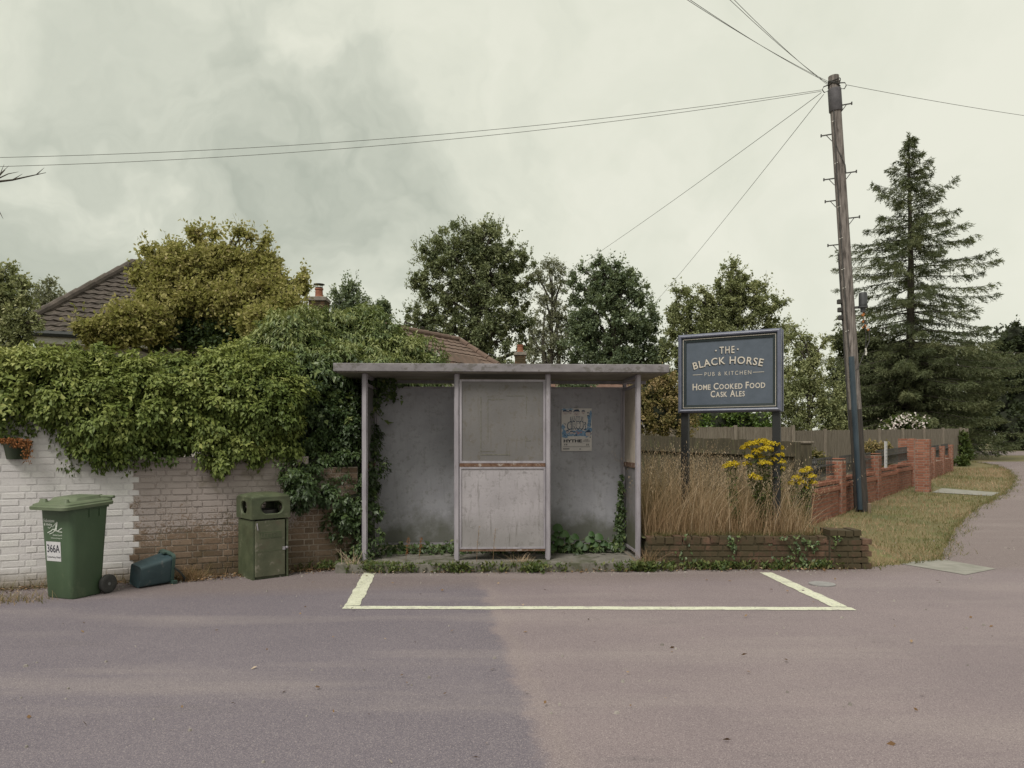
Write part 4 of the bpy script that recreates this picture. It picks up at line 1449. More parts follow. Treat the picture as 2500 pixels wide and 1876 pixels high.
lo_.rotation_euler = (0, 0, WA)
tag(lo_, "withered orange trailing plant hanging out of the wall planter", "plant")

# ------------------------------------------------------------------ telegraph pole and wires
pb = G(2104, 1249)
ptop = P(2035, 187, pb.y)
PL = thing("telegraph_pole", "tall leaning wooden telegraph pole with climbing steps behind the low wall", "telegraph pole", pb)
pax = ptop - pb


def along_pole(v):
    """local point on the pole axis at photo row v"""
    z = EYE - (v - HZ) / F * pb.y
    return pax * ((z - pb.z) / pax.z)


def prad(v):
    return 0.138 - 0.026 * (1249 - v) / 1062


mb = MB()
vv = [1000, 870, 700, 500, 350, 187]
mb.tube([along_pole(v) for v in vv], [prad(v) for v in vv], 18)
mb.build("shaft", M['pole'], PL, smooth=True)
mb = MB()
mb.tube([along_pole(v) + Vector((0, 0, 0 if v < 1240 else -.1)) for v in (1249, 1120, 1000)], [prad(v) + (.012 if v > 1200 else .001) for v in (1249, 1120, 1000)], 18)
mb.build("shaft_foot", M['pole_low'], PL, smooth=True, label="dark tarred foot of the pole")
mb = MB()
mb.tube([along_pole(v) for v in (218, 219, 272, 274)], [prad(218) + .01, prad(218) + .026, prad(272) + .026, prad(274) + .012], 18)
mb.build("sleeve", M['sleeve'], PL, smooth=True)
toc = Vector((-pb.x, -pb.y, 0)).normalized()
side = Vector((toc.y, -toc.x, 0)) * -1            # to the right in the picture
if side.x < 0:
    side = -side
for sgn, vs_ in ((-1, (326, 434, 488, 596)), (1, (260, 425, 535))):
    for v in vs_:
        a = along_pole(v)
        m = MB()
        d = side * sgn
        m.bar(a + d * prad(v) * .9, a + d * (prad(v) + .21), .022)
        m.bar(a + d * (prad(v) + .21) + Vector((0, 0, -.03)), a + d * (prad(v) + .21) + Vector((0, 0, .035)), .022)
        m.bar(a + d * (prad(v) + .11), a + d * prad(v) * .95 + Vector((0, 0, -.15)), .014)
        m.build("climbing_step", M['iron'], PL)
mb = MB()
fr = toc * 1.0
gx = -side * .03
pts = [along_pole(v) + fr * (prad(v) + .03) + gx * (1 - (1245 - v) / 500) for v in (1243, 1150, 1050, 960, 873)]
mb.tube(pts, [.052, .056, .058, .060, .060], 12)
mb.build("cable_guard", M['guard'], PL, smooth=True)
mb = MB()
mb.tube([along_pole(v) + fr * (prad(v) + .012) + side * k for v, k in ((874, -.05), (760, -.055), (640, -.06), (520, -.06), (420, -.06), (350, -.05), (275, -.04))], .012, 6)
mb.tube([along_pole(v) + fr * (prad(v) * .8 + .02) + side * k for v, k in ((350, -.05), (375, 0), (390, .06), (410, .115), (430, .12))], .012, 6)
mb.tube([along_pole(v) - side * (prad(v) + .012) for v in (1050, 900, 800, 700, 620)], .014, 6)
mb.build("cable", M['iron'], PL, smooth=True)
for v in (736, 756, 775):
    mb = MB()
    mb.cbox(-.045, .045, -.04, .04, -.05, .05, .01)
    mb.build("junction_box", M['iron'], PL).location = along_pole(v) - side * (prad(v) + .05) + fr * .02
for v in (300, 402, 508, 585, 660, 705, 810):
    mb = MB()
    a = along_pole(v) + fr * (prad(v) + .006) - side * .06
    mb.box(a, (.075, .012, .012), (0, -.4, 0))
    mb.build("cable_clip", M['white_tag'], PL)
# ring of hooks at the top
mb = MB()
c = along_pole(214)
for sgn in (-1, 1):
    mb.tube([c + side * sgn * (prad(214) - .01) + Vector((0, 0, .08)), c + side * sgn * (prad(214) + .10) + Vector((0, 0, .06)), c + side * sgn * (prad(214) + .13), c + side * sgn * (prad(214) + .09) + Vector((0, 0, -.07)), c + side * sgn * (prad(214)) + Vector((0, 0, -.05))], .012, 6)
for k in range(4):
    zz_ = .03 + k * .035
    mb.tube([c + Vector((math.cos(a) * (prad(200) + .012), math.sin(a) * (prad(200) + .012), zz_ + .03 * math.sin(a * 2 + k))) for a in np.linspace(0, 2 * math.pi, 18)], .009, 5)
mb.build("wire_hook", M['iron'], PL)
# canister on its bracket
ca = along_pole(752) + side * (prad(752))
cc = ca + side * .16 + Vector((0, 0, 0))
cn = MB()
cn.lathe([(.075, .02), (.088, .03), (.088, .27), (.078, .305), (.03, .318), (.0005, .32)], 18, cc)
cn.lathe([(.0005, -.12), (.05, -.12), (.055, -.03), (.10, -.025), (.10, .018), (.0005, .02)], 18, cc)
cno = cn.build("cable_canister", M['canister'], PL, smooth=True)
mb = MB()
mb.bar(ca - side * .05 + Vector((0, 0, -.005)), cc + Vector((0, 0, -.005)), .035, .05)
mb.build("bracket", M['iron'], cno)
mb = MB()
b0 = cc + Vector((0, 0, -.12))
mb.tube([b0, b0 + Vector((.03, 0, -.18)), b0 + Vector((.13, 0, -.4)), b0 + Vector((.14, 0, -.62)), b0 + Vector((.02, 0, -.9)), b0 + Vector((-.1, 0, -1.2)), b0 + Vector((-.26, 0, -1.36))], .01, 6)
mb.tube([b0, b0 + Vector((.01, 0, -.2)), b0 + Vector((.07, 0, -.5)), b0 + Vector((.05, 0, -.85))], .008, 6)
mb.build("loose_cable", M['iron'], cno)
mb = MB()
for (dx, dz, rr) in ((0, -.05, .05), (.0, -.2, .03), (.05, -.3, .035), (-.01, -.33, .025), (.11, -.38, .03)):
    mb.box(b0 + Vector((dx, -.01, dz)), (rr, .02, rr * 1.5), (.2, random.uniform(-.6, .6), .3))
mb.build("orange_tape", M['orange'], cno)
mb = MB()
for (dx, dz) in ((.03, -.13), (.08, -.33), (.055, -.82), (.06, -.9)):
    mb.box(b0 + Vector((dx, -.012, dz)), (.03, .02, .07), (.1, random.uniform(-.4, .4), .2))
mb.build("white_tape", M['white_tag'], cno)
st = MB()
sk = G(2112, 1250)
st.cbox(sk.x - .06, sk.x + .0, sk.y - .28, sk.y - .22, sk.z - .05, sk.z + .21, .012)
tag(st.build("timber_stake", noisy("pale_stake_timber", (0.17, 0.125, 0.085), (0.27, 0.21, 0.15), 8, 0.9, 0.3, stretch=(3, 3, .5))), "short pale wooden stake at the foot of the telegraph pole", "stake")


def wire(a, b, sag, label, group, r=0.0052):
    a, b = Vector(a), Vector(b)
    pts = []
    for i in range(25):
        t = i / 24
        q = a.lerp(b, t)
        q.z -= sag * 4 * t * (1 - t)
        pts.append(q)
    m = MB()
    m.tube(pts, r, 5)
    o = m.build("overhead_wire", M['wire'], smooth=True)
    tag(o, label, "wire", group)


T0 = pb + along_pole(214)
lh = T0 - side * .26
rh = T0 + side * .26
GW = "overhead wires strung from the telegraph pole"
wire(lh, P(-180, 388, 14.5), .32, "upper of the two long wires running level to the left edge", GW)
wire(lh + Vector((0, 0, -.03)), P(-180, 411, 14.2), .34, "lower of the two long wires running level to the left edge", GW)
wire(rh, P(2900, 330, 22), .12, "single wire running from the pole to the right edge", GW)
wire(lh + Vector((0, 0, -.06)), P(1300, 722, 42), .15, "wire slanting down from the pole towards the second tall tree from left", GW, .0065)
wire(lh + Vector((.05, 0, -.1)), P(1545, 800, 42), .15, "steeper wire slanting down from the pole towards the round dark tree", GW, .0065)
for k, (u, v, lab_) in enumerate(((1440, -160, "leftmost of the four wires rising from the pole to the top edge"), (1470, -150, "second from left of the four wires rising to the top edge"), (1610, -170, "third from left of the four wires rising to the top edge"), (1640, -160, "rightmost of the four wires rising from the pole to the top edge"))):
    wire(T0 - side * .1 + toc * .1 + Vector((0, 0, .1 - .03 * k)), P(u, v, 8.5), .10, lab_, GW, .0042)


# ------------------------------------------------------------------ houses
def tiled(mb, a, b, c, d, course=0.30, tile=0.30, amp=0.022, lip=0.03):
    """tiled slope: a,b = eaves left/right, d,c = top left/right"""
    a, b, c, d = map(Vector, (a, b, c, d))
    nrm = (b - a).cross(d - a).normalized()
    if nrm.z < 0:
        nrm = -nrm
    H = ((a + b) / 2 - (c + d) / 2).length
    n = max(2, int(H / course))
    for i in range(n):
        t0, t1 = i / n, (i + 1.12) / n
        t1 = min(t1, 1)
        p0, p1 = a.lerp(d, t0), b.lerp(c, t0)
        q0, q1 = a.lerp(d, t1), b.lerp(c, t1)
        W = (p1 - p0).length
        e = (b - a).normalized()
        m = max(2, int(W / tile * 4))
        m = min(m, 260)
        lo, hi, lp = [], [], []
        for k in range(m + 1):
            s = k / m
            P0, P1 = p0.lerp(p1, s), q0.lerp(q1, s)
            ph = 2 * math.pi * ((P0 - a).dot(e) / tile)
            ph2 = 2 * math.pi * ((P1 - a).dot(e) / tile)
            w = amp * max(-.3, math.sin(ph))
            w2 = amp * max(-.3, math.sin(ph2))
            jz = random.uniform(-.004, .004)
            lo.append(P0 + nrm * (lip + w + jz))
            hi.append(P1 + nrm * (0.002 + w2))
            lp.append(P0 + nrm * (w - .004))
        N_ = m + 1
        mb.add(lp + lo + hi, [(k, k + 1, N_ + k + 1, N_ + k) for k in range(m)] + [(N_ + k, N_ + k + 1, 2 * N_ + k + 1, 2 * N_ + k) for k in range(m)])


def ridge(mb, a, b, r=.085, n=10):
    a, b = Vector(a), Vector(b)
    L = (b - a).length
    k = max(1, int(L / .45))
    for i in range(k):
        p, q = a.lerp(b, i / k), a.lerp(b, (i + .97) / k)
        mb.tube([p + Vector((0, 0, .0)), q + Vector((0, 0, .012))], [r, r * 1.06], n)


def chimney(parent, c, w, d, z0, z1, pot=True, cowl=False):
    m = MB()
    for (ax_, L_, rot, off) in ((0, w, 0, (-w / 2, -d / 2)), (1, d, 90, (w / 2, -d / 2)), (0, w, 180, (w / 2, d / 2)), (1, d, 270, (-w / 2, d / 2))):
        t = MB()
        brick_run(t, L_, 0, z1 - z0, .1, bond='s')
        Mx = Matrix.Rotation(R(rot), 3, 'Z')
        o_ = len(m.v)
        m.v += [tuple(Mx @ Vector(q) + Vector((c[0] + off[0], c[1] + off[1], z0))) for q in t.v]
        m.var += t.var
        m.f += [tuple(i + o_ for i in f) for f in t.f]
    m.cur = -1
    m.bx(c[0] - w / 2 + .002, c[0] + w / 2 - .002, c[1] - d / 2 + .002, c[1] + d / 2 - .002, z0, z1 - .01)
    ch = m.build("chimney", M['chim_brick'], parent)
    m = MB()
    m.cbox(c[0] - w / 2 - .04, c[0] + w / 2 + .04, c[1] - d / 2 - .04, c[1] + d / 2 + .04, z1 - .005, z1 + .07, .01)
    m.cbox(c[0] - w / 2 - .02, c[0] + w / 2 + .02, c[1] - d / 2 - .02, c[1] + d / 2 + .02, z1 + .07, z1 + .11, .01)
    m.build("chimney_cap", M['cement'], ch)
    if pot:
        m = MB()
        m.lathe([(.12, z1 + .1), (.125, z1 + .14), (.105, z1 + .16), (.098, z1 + .32), (.115, z1 + .33), (.115, z1 + .37), (.085, z1 + .37), (.085, z1 + .2)], 16, (c[0], c[1], 0))
        m.build("chimney_pot", M['terracotta'], ch, smooth=True)
    if cowl:
        m = MB()
        for k in range(4):
            a = R(45 + 90 * k)
            m.bar((c[0] + .1 * math.cos(a), c[1] + .1 * math.sin(a), z1 + .36), (c[0] + .1 * math.cos(a), c[1] + .1 * math.sin(a), z1 + .47), .012)
        m.lathe([(.15, z1 + .47), (.15, z1 + .485), (.0005, z1 + .50)], 14, (c[0], c[1], 0))
        m.lathe([(.10, z1 + .37), (.10, z1 + .40), (.09, z1 + .40)], 14, (c[0], c[1], 0))
        m.build("chimney_cowl", M['iron'], ch)
    return ch


# the bungalow on the left behind the elder
HA = thing("bungalow", "pale rendered bungalow with grey hipped tile roof behind the yellowing bush at left", "house")
e0 = P(28, 806, 14.0)
e1 = Vector((-4.6, 16.2, e0.z))
a1 = P(326, 645, 17.2)
a2 = Vector((-6.0, 19.3, a1.z - .0))
e2 = Vector((-4.7, 22.2, e0.z))
e3 = Vector((-9.4, 22.0, e0.z))
mb = MB()
tiled(mb, e0, e1, a2, a1, .235, .20, .020, .034)
e4 = Vector((e0.x - 1.5, e0.y + 6.0, e0.z))
tiled(mb, e4, e0, a1, a1.lerp(a2, .01))
tiled(mb, e1, e2, a2.lerp(a1, .01), a2)
rf = mb.build("roof", M['tile_dark'], HA)
mb = MB()
ridge(mb, e0 + Vector((0, 0, .03)), a1 + Vector((0, 0, .03)))
ridge(mb, a1 + Vector((0, 0, .03)), a2 + Vector((0, 0, .03)))
ridge(mb, e1 + Vector((0, 0, .03)), a2 + Vector((0, 0, .03)))
mb.build("ridge_tile", M['tile_dark'], rf)
mb = MB()
dwn = (e1 - e0).normalized()
mb.tube([e0 + Vector((-.05, -.06, -.04)), e1 + Vector((0, -.06, -.04))], .06, 8)
mb.build("gutter", M['gutter'], HA)
mb = MB()
ins = Vector((-dwn.y, dwn.x, 0)) * .18
mb.prism([e0 + ins + dwn * .2 + Vector((0, 0, -.05)), e1 + ins - dwn * .2 + Vector((0, 0, -.05)), e1 + ins - dwn * .2 + Vector((0, 0, -.22)), e0 + ins + dwn * .2 + Vector((0, 0, -.22))], Vector((ins.x, ins.y, 0)) * -.9)
mb.build("fascia", M['white_wood'], HA)
mb = MB()
w0, w1 = e0 + ins * 1.6 + dwn * .35, e1 + ins * 1.6 - dwn * .35
for (p, q) in ((w0, w1), (e4 + Vector((.5, 0, 0)), w0), (w1, e2)):
    nn_ = Vector((-(q - p).y, (q - p).x, 0)).normalized() * .2
    mb.prism([(p.x, p.y, 0), (q.x, q.y, 0), (q.x, q.y, e0.z - .2), (p.x, p.y, e0.z - .2)], nn_)
mb.build("wall", M['render'], HA)
cch = P(779, 757, 20.0)
chimney(HA, (cch.x, cch.y), .44, .44, 0.0, EYE - (738 - HZ) / F * 20, True, True)
mb = MB()
pa = P(749, 775, 18.4)
pb2 = P(751, 672, 18.4)
mb.tube([pa, pb2], .016, 6)
mb.bar(pb2 + Vector((-.12, 0, -.16)), pb2 + Vector((.06, 0, -.14)), .012)
mb.build("aerial_pole", M['cement'], HA)

# house behind the shelter
HB_ = thing("brown_roofed_house", "house with brown tiled roof and white bargeboards just above the shelter roof", "house")
r1 = P(930, 797, 20)
r2 = P(1120, 837, 22.9)
r2.z = r1.z
q2 = Vector((.85, 21.0, 2.95))
q1 = q2 - (r2 - r1)
q1.z = 2.95
mb = MB()
tiled(mb, q1, q2, r2, r1, .28, .3, .012, .03)
q3 = Vector((r2.x + .6, r2.y + 2.2, 2.95))
tiled(mb, q2, q3, r2, r2 + (q3 - q2).normalized() * .05, .28, .3, .012, .03)
rf = mb.build("roof", M['tile_brown'], HB_)
mb = MB()
ridge(mb, r1 + Vector((0, 0, .03)), r2 + Vector((0, 0, .03)), .09)
ridge(mb, r2 + Vector((0, 0, .03)), q2 + Vector((0, 0, .03)), .09)
mb.build("ridge_tile", M['tile_brown'], rf)
mb = MB()
g0, g1_, g2 = P(1040, 902, 17.4), P(1067, 856, 17.4), P(1094, 902, 17.4)
mb.prism([g0, g0 + Vector((.09, 0, 0)), g1_ + Vector((0, 0, -.1)), g1_], (0, -.05, 0))
mb.prism([g1_, g1_ + Vector((0, 0, -.1)), g2 - Vector((.09, 0, 0)), g2], (0, -.05, 0))
mb.build("bargeboard", M['white_wood'], HB_)
mb = MB()
bk = Vector((.9, 1.64, 0))
tiled(mb, g2 + Vector((.05, 0, -.02)), g2 + bk + Vector((.05, 0, -.02)), g1_ + bk, g1_, .28, .3, .012, .02)
tiled(mb, g0 + bk, g0, g1_, g1_ + bk, .28, .3, .012, .02)
mb.build("dormer_roof", M['tile_brown'], HB_)
mb = MB()
mb.prism([(q1.x - .2, q1.y + .4, 0), (q2.x - .3, q2.y + .2, 0), (q2.x - .3, q2.y + .2, 3.0), (q1.x - .2, q1.y + .4, 3.0)], (-.3, .17, 0))
mb.prism([(g0.x + .1, 17.45, 0), (g2.x - .1, 17.45, 0), (g2.x - .1, 17.45, g0.z), (g1_.x, 17.45, g1_.z - .12), (g0.x + .1, 17.45, g0.z)], (.3, .5, 0))
mb.build("wall", M['render'], HB_)

HC = thing("red_roofed_house", "low house with red tiled roof glimpsed through the gap under the shelter roof", "house")
h0, h1 = P(1200, 916, 25), P(1575, 916, 26)
h1.z = h0.z
mb = MB()
f0, f1 = Vector((h0.x - .2, h0.y - 2.4, 2.5)), Vector((h1.x + .2, h1.y - 2.4, 2.5))
tiled(mb, f0, f1, h1, h0, .28, .3, .012, .03)
b0_, b1_ = Vector((h0.x, h0.y + 2.4, 2.5)), Vector((h1.x, h1.y + 2.4, 2.5))
tiled(mb, b1_, b0_, h0, h1, .28, .3, .012, .03)
rf = mb.build("roof", M['tile_red'], HC)
mb = MB()
ridge(mb, h0 + Vector((0, 0, .03)), h1 + Vector((0, 0, .03)), .09)
mb.build("ridge_tile", M['tile_red'], rf)
mb = MB()
mb.bx(h0.x, h1.x, h0.y - 2.0, h0.y + 2.0, 0, 2.55)
mb.build("wall", M['render'], HC)
cch = P(1270, 880, 25.3)
chimney(HC, (cch.x, cch.y), .36, .36, 3.2, EYE - (869 - HZ) / F * 25.3, True)


# ------------------------------------------------------------------ fences and the red wall
def board_fence(name, label, pts, tops, mat, board=.11, post_h=.06, rails=True, group=None, rail_side=-1):
    o = thing(name, label, "fence", (pts[0][0], pts[0][1], gz(pts[0][1])), 0, group)
    O = Vector((pts[0][0], pts[0][1], gz(pts[0][1])))
    for (a, b, (t0, t1)) in zip(pts[:-1], pts[1:], tops):
        a, b = Vector((*a, 0)), Vector((*b, 0))
        L = (b - a).length
        d = (b - a) / L
        nrm = Vector((d.y, -d.x, 0))
        mb = MB()
        n = int(L / board)
        for i in range(n):
            c = a.lerp(b, (i + .5) / n)
            zt_ = t0 + (t1 - t0) * (i + .5) / n + random.uniform(-.012, .012)
            g = gz(c.y)
            ang = math.atan2(d.y, d.x)
            mb.box(Vector((c.x, c.y, (g + zt_) / 2)) - O + nrm * random.uniform(-.004, .004), (board * .98, .016, zt_ - g), (0, random.uniform(-.006, .006), ang + .07))
        bo = mb.build("boards", mat, o)
        if rails:
            mb = MB()
            for fr_ in (.12, .5, .86):
                z0_, z1_ = gz(a.y) + (t0 - gz(a.y)) * fr_, gz(b.y) + (t1 - gz(b.y)) * fr_
                mb.bar(Vector((a.x, a.y, z0_)) + nrm * .035 - O, Vector((b.x, b.y, z1_)) + nrm * .035 - O, .05, .07)
            mb.build("rail", mat, o)
        k = max(1, round(L / 2.4))
        for i in range(k + 1):
            c = a.lerp(b, i / k)
            zt_ = t0 + (t1 - t0) * i / k + post_h
            m = MB()
            q = Vector((c.x, c.y, 0)) - O + nrm * .02
            m.cbox(q.x - .05, q.x + .05, q.y - .05, q.y + .05, gz(c.y) - O.z, zt_ - O.z, .008)
            m.build("post", mat, o)
    return o


fa, fb = P(1500, 1060, 13.4), P(1945, 1079, 12.7)
board_fence("board_fence", "dark weathered board fence with rails behind the tall dry grass", [(fa.x, fa.y), (fb.x, fb.y)], [(fa.z, fb.z)], M['fence_dark'], .12, 0.0)
gpost = P(1962, 1079, 12.9)
m = MB()
m.cbox(-.12, .12, -.07, .07, 0, gpost.z - .05, .01)
gp = thing("gate_post", "thick grey-topped timber post at the right end of the dark fence", "post", (gpost.x, gpost.y, gz(gpost.y)))
m.build("post_shaft", M['fence_dark'], gp)
m = MB()
m.cbox(-.15, .15, -.09, .09, gpost.z - .05, gpost.z - .01, .008)
m.build("post_cap", M['fence_grey'], gp)
f1_, f2_, f3_, f4_, f5_ = P(1480, 1043, 21.5), P(1935, 1043, 24.0), P(2080, 1050, 27.5), P(2343, 1047, 36.0), P(2360, 1049, 40)
board_fence("close_board_fence", "long silvery close-board fence under the garden trees", [(f1_.x, f1_.y), (f2_.x, f2_.y), (f3_.x, f3_.y), (f4_.x, f4_.y), (f5_.x, f5_.y)],
            [(f1_.z, f2_.z), (f2_.z - .12, f3_.z), (f3_.z, f4_.z), (f4_.z, f5_.z)], M['fence_grey'], .14, .05, rails=False)

RW0, RW1 = Vector((5.5, 13.7, 0)), Vector((18.5, 31.0, 0))
rdir = (RW1 - RW0).normalized()
RWA = math.atan2(rdir.y, rdir.x)
RW = thing("red_brick_wall", "red brick front garden wall with piers and railings, running off behind the pole", "wall", (RW0.x, RW0.y, gz(RW0.y)), RWA)
rslope = 0.02 * rdir.y


def on_wall(u):
    t = (u - 1250) / F
    return (t * RW0.y - RW0.x) / (rdir.x - t * rdir.y)


def wall_piece(name, s0, s1, h, mat, y0=0.0, th=.22, stepped=False, label=None):
    m = MB()
    zb = rslope * s0
    brick_run(m, s1 - s0, -.1 + 0.1, h, th, bond='s', x0=0)
    m.cur = -1
    m.bx(0, s1 - s0, .002, th, -.15, h - .02)
    # end returns
    t = MB()
    brick_run(t, th, 0, h, .1, bond='s')
    Mx = Matrix.Rotation(R(-90), 3, 'Z')
    o_ = len(m.v)
    m.v += [tuple(Mx @ Vector((q[0], q[1], q[2])) + Vector((0, th, 0))) for q in t.v]
    m.var += t.var
    m.f += [tuple(i + o_ for i in f) for f in t.f]
    o = m.build(name, mat, RW, label=label)
    o.location = (s0, y0, zb)
    return o


sA, sB = on_wall(2053), on_wall(2142)
sC, sD = on_wall(2228), on_wall(2262)
sE = [on_wall(u) for u in (2279, 2302, 2323)]
segs = [(0, sA - .2), (sA + .2, sB - .2), (sB + .2, sC - .2), (sC + .28, sC + .9)]
k = 0
for a, b in segs[:3]:
    L = b - a
    nseg = max(1, int(round(L / 2.6)))
    for i in range(nseg):
        s0, s1 = a + L * i / nseg, a + L * (i + 1) / nseg
        wp = wall_piece("wall_panel", s0, s1 - .002, .70, M['red_brick'], .0, .2)
        m = MB()
        m.cur = .8
        m.bx(0, s1 - s0 - .002, -.035, .18, .57, .635)
        for q in range(int((s1 - s0) / .115)):
            m.cur = random.random()
            m.box((q * .115 + .057, .10, .735), (.104, .215, .065))
        m.build("coping", M['red_brick'], wp)
for s in (sA, sB):
    p_ = wall_piece("pier", s - .17, s + .17, 1.16, M['red_brick'], -.06, .32)
    m = MB()
    m.cur = .3
    m.cbox(-.0, .34, -.0, .32, 1.162, 1.185, .01)
    m.build("pier_cap", M['red_brick'], p_)
wall_piece("pier", sC - .2, sC + .2, 1.50, M['red_brick'], -.08, .46, label="tall gate pier")
gp_s = 9.68
wall_piece("pier", gp_s - .17, gp_s + .17, 1.52, M['red_brick'], -.74, .36, label="tall gate pier set forward")
prev = sC + 3.0
for s in sE:
    wall_piece("pier", s - .17, s + .17, 1.12, M['red_brick'], -.05, .32)
    wall_piece("wall_panel", prev, s - .21, .62, M['red_brick'])
    prev = s + .2


def railing(s0, s1, z0, z1):
    m = MB()
    zb = rslope * s0
    L = s1 - s0
    m.bar((s0, .1, zb + z1), (s1, .1, rslope * s1 + z1), .045, .03)
    m.bar((s0, .1, zb + z0), (s1, .1, rslope * s1 + z0), .035, .03)
    n = int(L / .125)
    for i in range(1, n):
        x = s0 + L * i / n
        e = rslope * x
        m.bar((x, .1, e + z0 - .0), (x, .1, e + z1 + .13), .016)
        m.bar((x, .1, e + z1 + .13), (x, .1, e + z1 + .17), .026)
    m.build("railing", M['iron'], RW)


railing(.15, sA - .22, .86, 1.06)
railing(sA + .22, sB - .22, .84, 1.05)
railing(sB + .22, sC - .3, .84, 1.08)
railing(sC + 3.1, sE[0] - .22, .72, 1.0)
railing(sE[0] + .22, sE[1] - .22, .72, 1.0)
railing(sE[1] + .22, sE[2] - .22, .72, 1.0)
q = RW0 + rdir * (sB + .38)
nb = MB()
nb.bx(-.13, .13, -.012, .012, 0, .68)
o = thing("notice_board", "narrow white notice leaning beside the second red brick pier", "notice", (q.x + .1, q.y - .08, gz(q.y) + .80), RWA)
nb.build("notice_sheet", M['white_label'], o)
mb = MB()
for i in range(6):
    mb.bx(-.09, .09, -.0135, -.0121, .10 + i * .085, .13 + i * .085)
mb.build("faint_print", noisy("faded_print", (0.42, 0.44, 0.50), (0.5, 0.5, 0.55), 30, 0.8, 0), o)
# garden ornament behind the railing
orn = P(1988, 1133, 15.2)
oo = thing("garden_finial", "small dark ornate garden finial standing behind the railings", "ornament", (orn.x, orn.y, gz(orn.y)))
m = MB()
m.lathe([(.10, 0), (.10, .7), (.13, .72), (.13, .77), (.07, .80), (.05, .86), (.11, .92), (.125, .97), (.06, 1.02), (.04, 1.06), (.075, 1.10), (.05, 1.15), (.02, 1.18), (.028, 1.21), (.0005, 1.235)], 14)
for kk in range(4):
    a = R(90 * kk + 20)
    m.tube([(.05 * math.cos(a), .05 * math.sin(a), .86), (.16 * math.cos(a), .16 * math.sin(a), .90), (.15 * math.cos(a), .15 * math.sin(a), .98), (.07 * math.cos(a), .07 * math.sin(a), 1.03)], .022, 6)
m.build("finial_body", M['iron'], oo, smooth=True)


# ------------------------------------------------------------------ foliage
class Lobes:
    def __init__(s, lst, depth=0.8, y=None):
        """lst of (u, v, r_px, Y)"""
        s.c = np.array([tuple(P(u, v, yy)) for u, v, r, yy in lst])
        s.r = np.array([r * yy / F for u, v, r, yy in lst])
        s.depth = depth

    def inside(s, p, k=0.85, skip=None):
        d = (p[:, None, :] - s.c[None])
        d[:, :, 1] /= s.depth
        q = np.linalg.norm(d, axis=2) / s.r[None]
        if skip is not None:
            q[np.arange(len(p)), skip] = 9
        return (q < k).any(1)

    def roughen(s, n, r0, r1):
        p, v, i = s.surface(30, .8)
        kf = (v[:, 1] < .4) & (v[:, 2] > -.3)
        p, v = p[kf], v[kf]
        j = rng.choice(len(p), min(n, len(p)), replace=False)
        rr = rng.uniform(r0, r1, len(j))
        rr = np.minimum(rr, s.r[i[kf][j]] * .55)
        s.nbase = len(s.r)
        s.c = np.concatenate([s.c, p[j] - v[j] * (rr * .25)[:, None]])
        s.r = np.concatenate([s.r, rr])

    def surface(s, per_m2, k=0.85):
        area = 4 * math.pi * s.r ** 2
        n = np.maximum((area * per_m2).astype(int), 12)
        idx = np.repeat(np.arange(len(n)), n)
        v = unit(rng.normal(0, 1, (len(idx), 3)))
        bumpy = 1 + 0.10 * np.sin(v[:, 0] * 7 + idx) * np.cos(v[:, 2] * 6 + idx * 2.1) + rng.normal(0, .05, len(idx))
        off = v * (s.r[idx] * bumpy)[:, None]
        off[:, 1] *= s.depth
        p = s.c[idx] + off
        keep = ~s.inside(p, k, idx)
        return p[keep], v[keep], idx[keep]


def core_mesh(lobes, k, name, mat, parent, base):  # added dark solid inside foliage, blocks see-through and stands in for inner shade
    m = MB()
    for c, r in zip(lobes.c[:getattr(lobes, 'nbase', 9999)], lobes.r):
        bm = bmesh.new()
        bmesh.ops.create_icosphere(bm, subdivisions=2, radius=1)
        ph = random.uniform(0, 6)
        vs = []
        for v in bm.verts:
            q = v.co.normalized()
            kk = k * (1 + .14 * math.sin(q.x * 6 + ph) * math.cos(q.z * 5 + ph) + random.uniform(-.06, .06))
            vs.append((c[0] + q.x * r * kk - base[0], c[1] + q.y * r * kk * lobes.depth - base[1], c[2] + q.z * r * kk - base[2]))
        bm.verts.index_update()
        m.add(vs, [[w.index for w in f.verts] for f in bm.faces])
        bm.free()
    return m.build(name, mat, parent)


def shoots(lv, p, nrm, K, length, leafL, droop, vbase, vspread, tipgain=.25, leafW=.82, spread=.62):
    """leafy shoots growing out of points p along nrm, leaves hanging along each"""
    m = len(p)
    d = unit(nrm * .8 + rng.normal(0, .35, (m, 3)) + np.array([0, 0, .15]))
    Ls = length * rng.uniform(.5, 1.3, m)
    vb = vbase + rng.normal(0, vspread, m)
    for k in range(K):
        t = (k + rng.uniform(0, 1, m)) / K
        pos = p + d * (Ls * t)[:, None] + np.array([0, 0, -1]) * (droop * Ls * t * t)[:, None] + rng.normal(0, .02, (m, 3)) * length / .25
        tip = unit(d * .35 + nrm * .25 + np.array([0, 0, -.75]) + rng.normal(0, spread, (m, 3)))
        up = nrm * .9 + np.array([0, 0, .55]) + rng.normal(0, .4, (m, 3))
        sz = leafL * rng.uniform(.45, 1.4, m)
        lv.add(pos, tip, up, sz, sz * leafW * rng.uniform(.75, 1.1, m), np.clip(vb + tipgain * (t - .5) + rng.normal(0, .10, m), 0, 1))


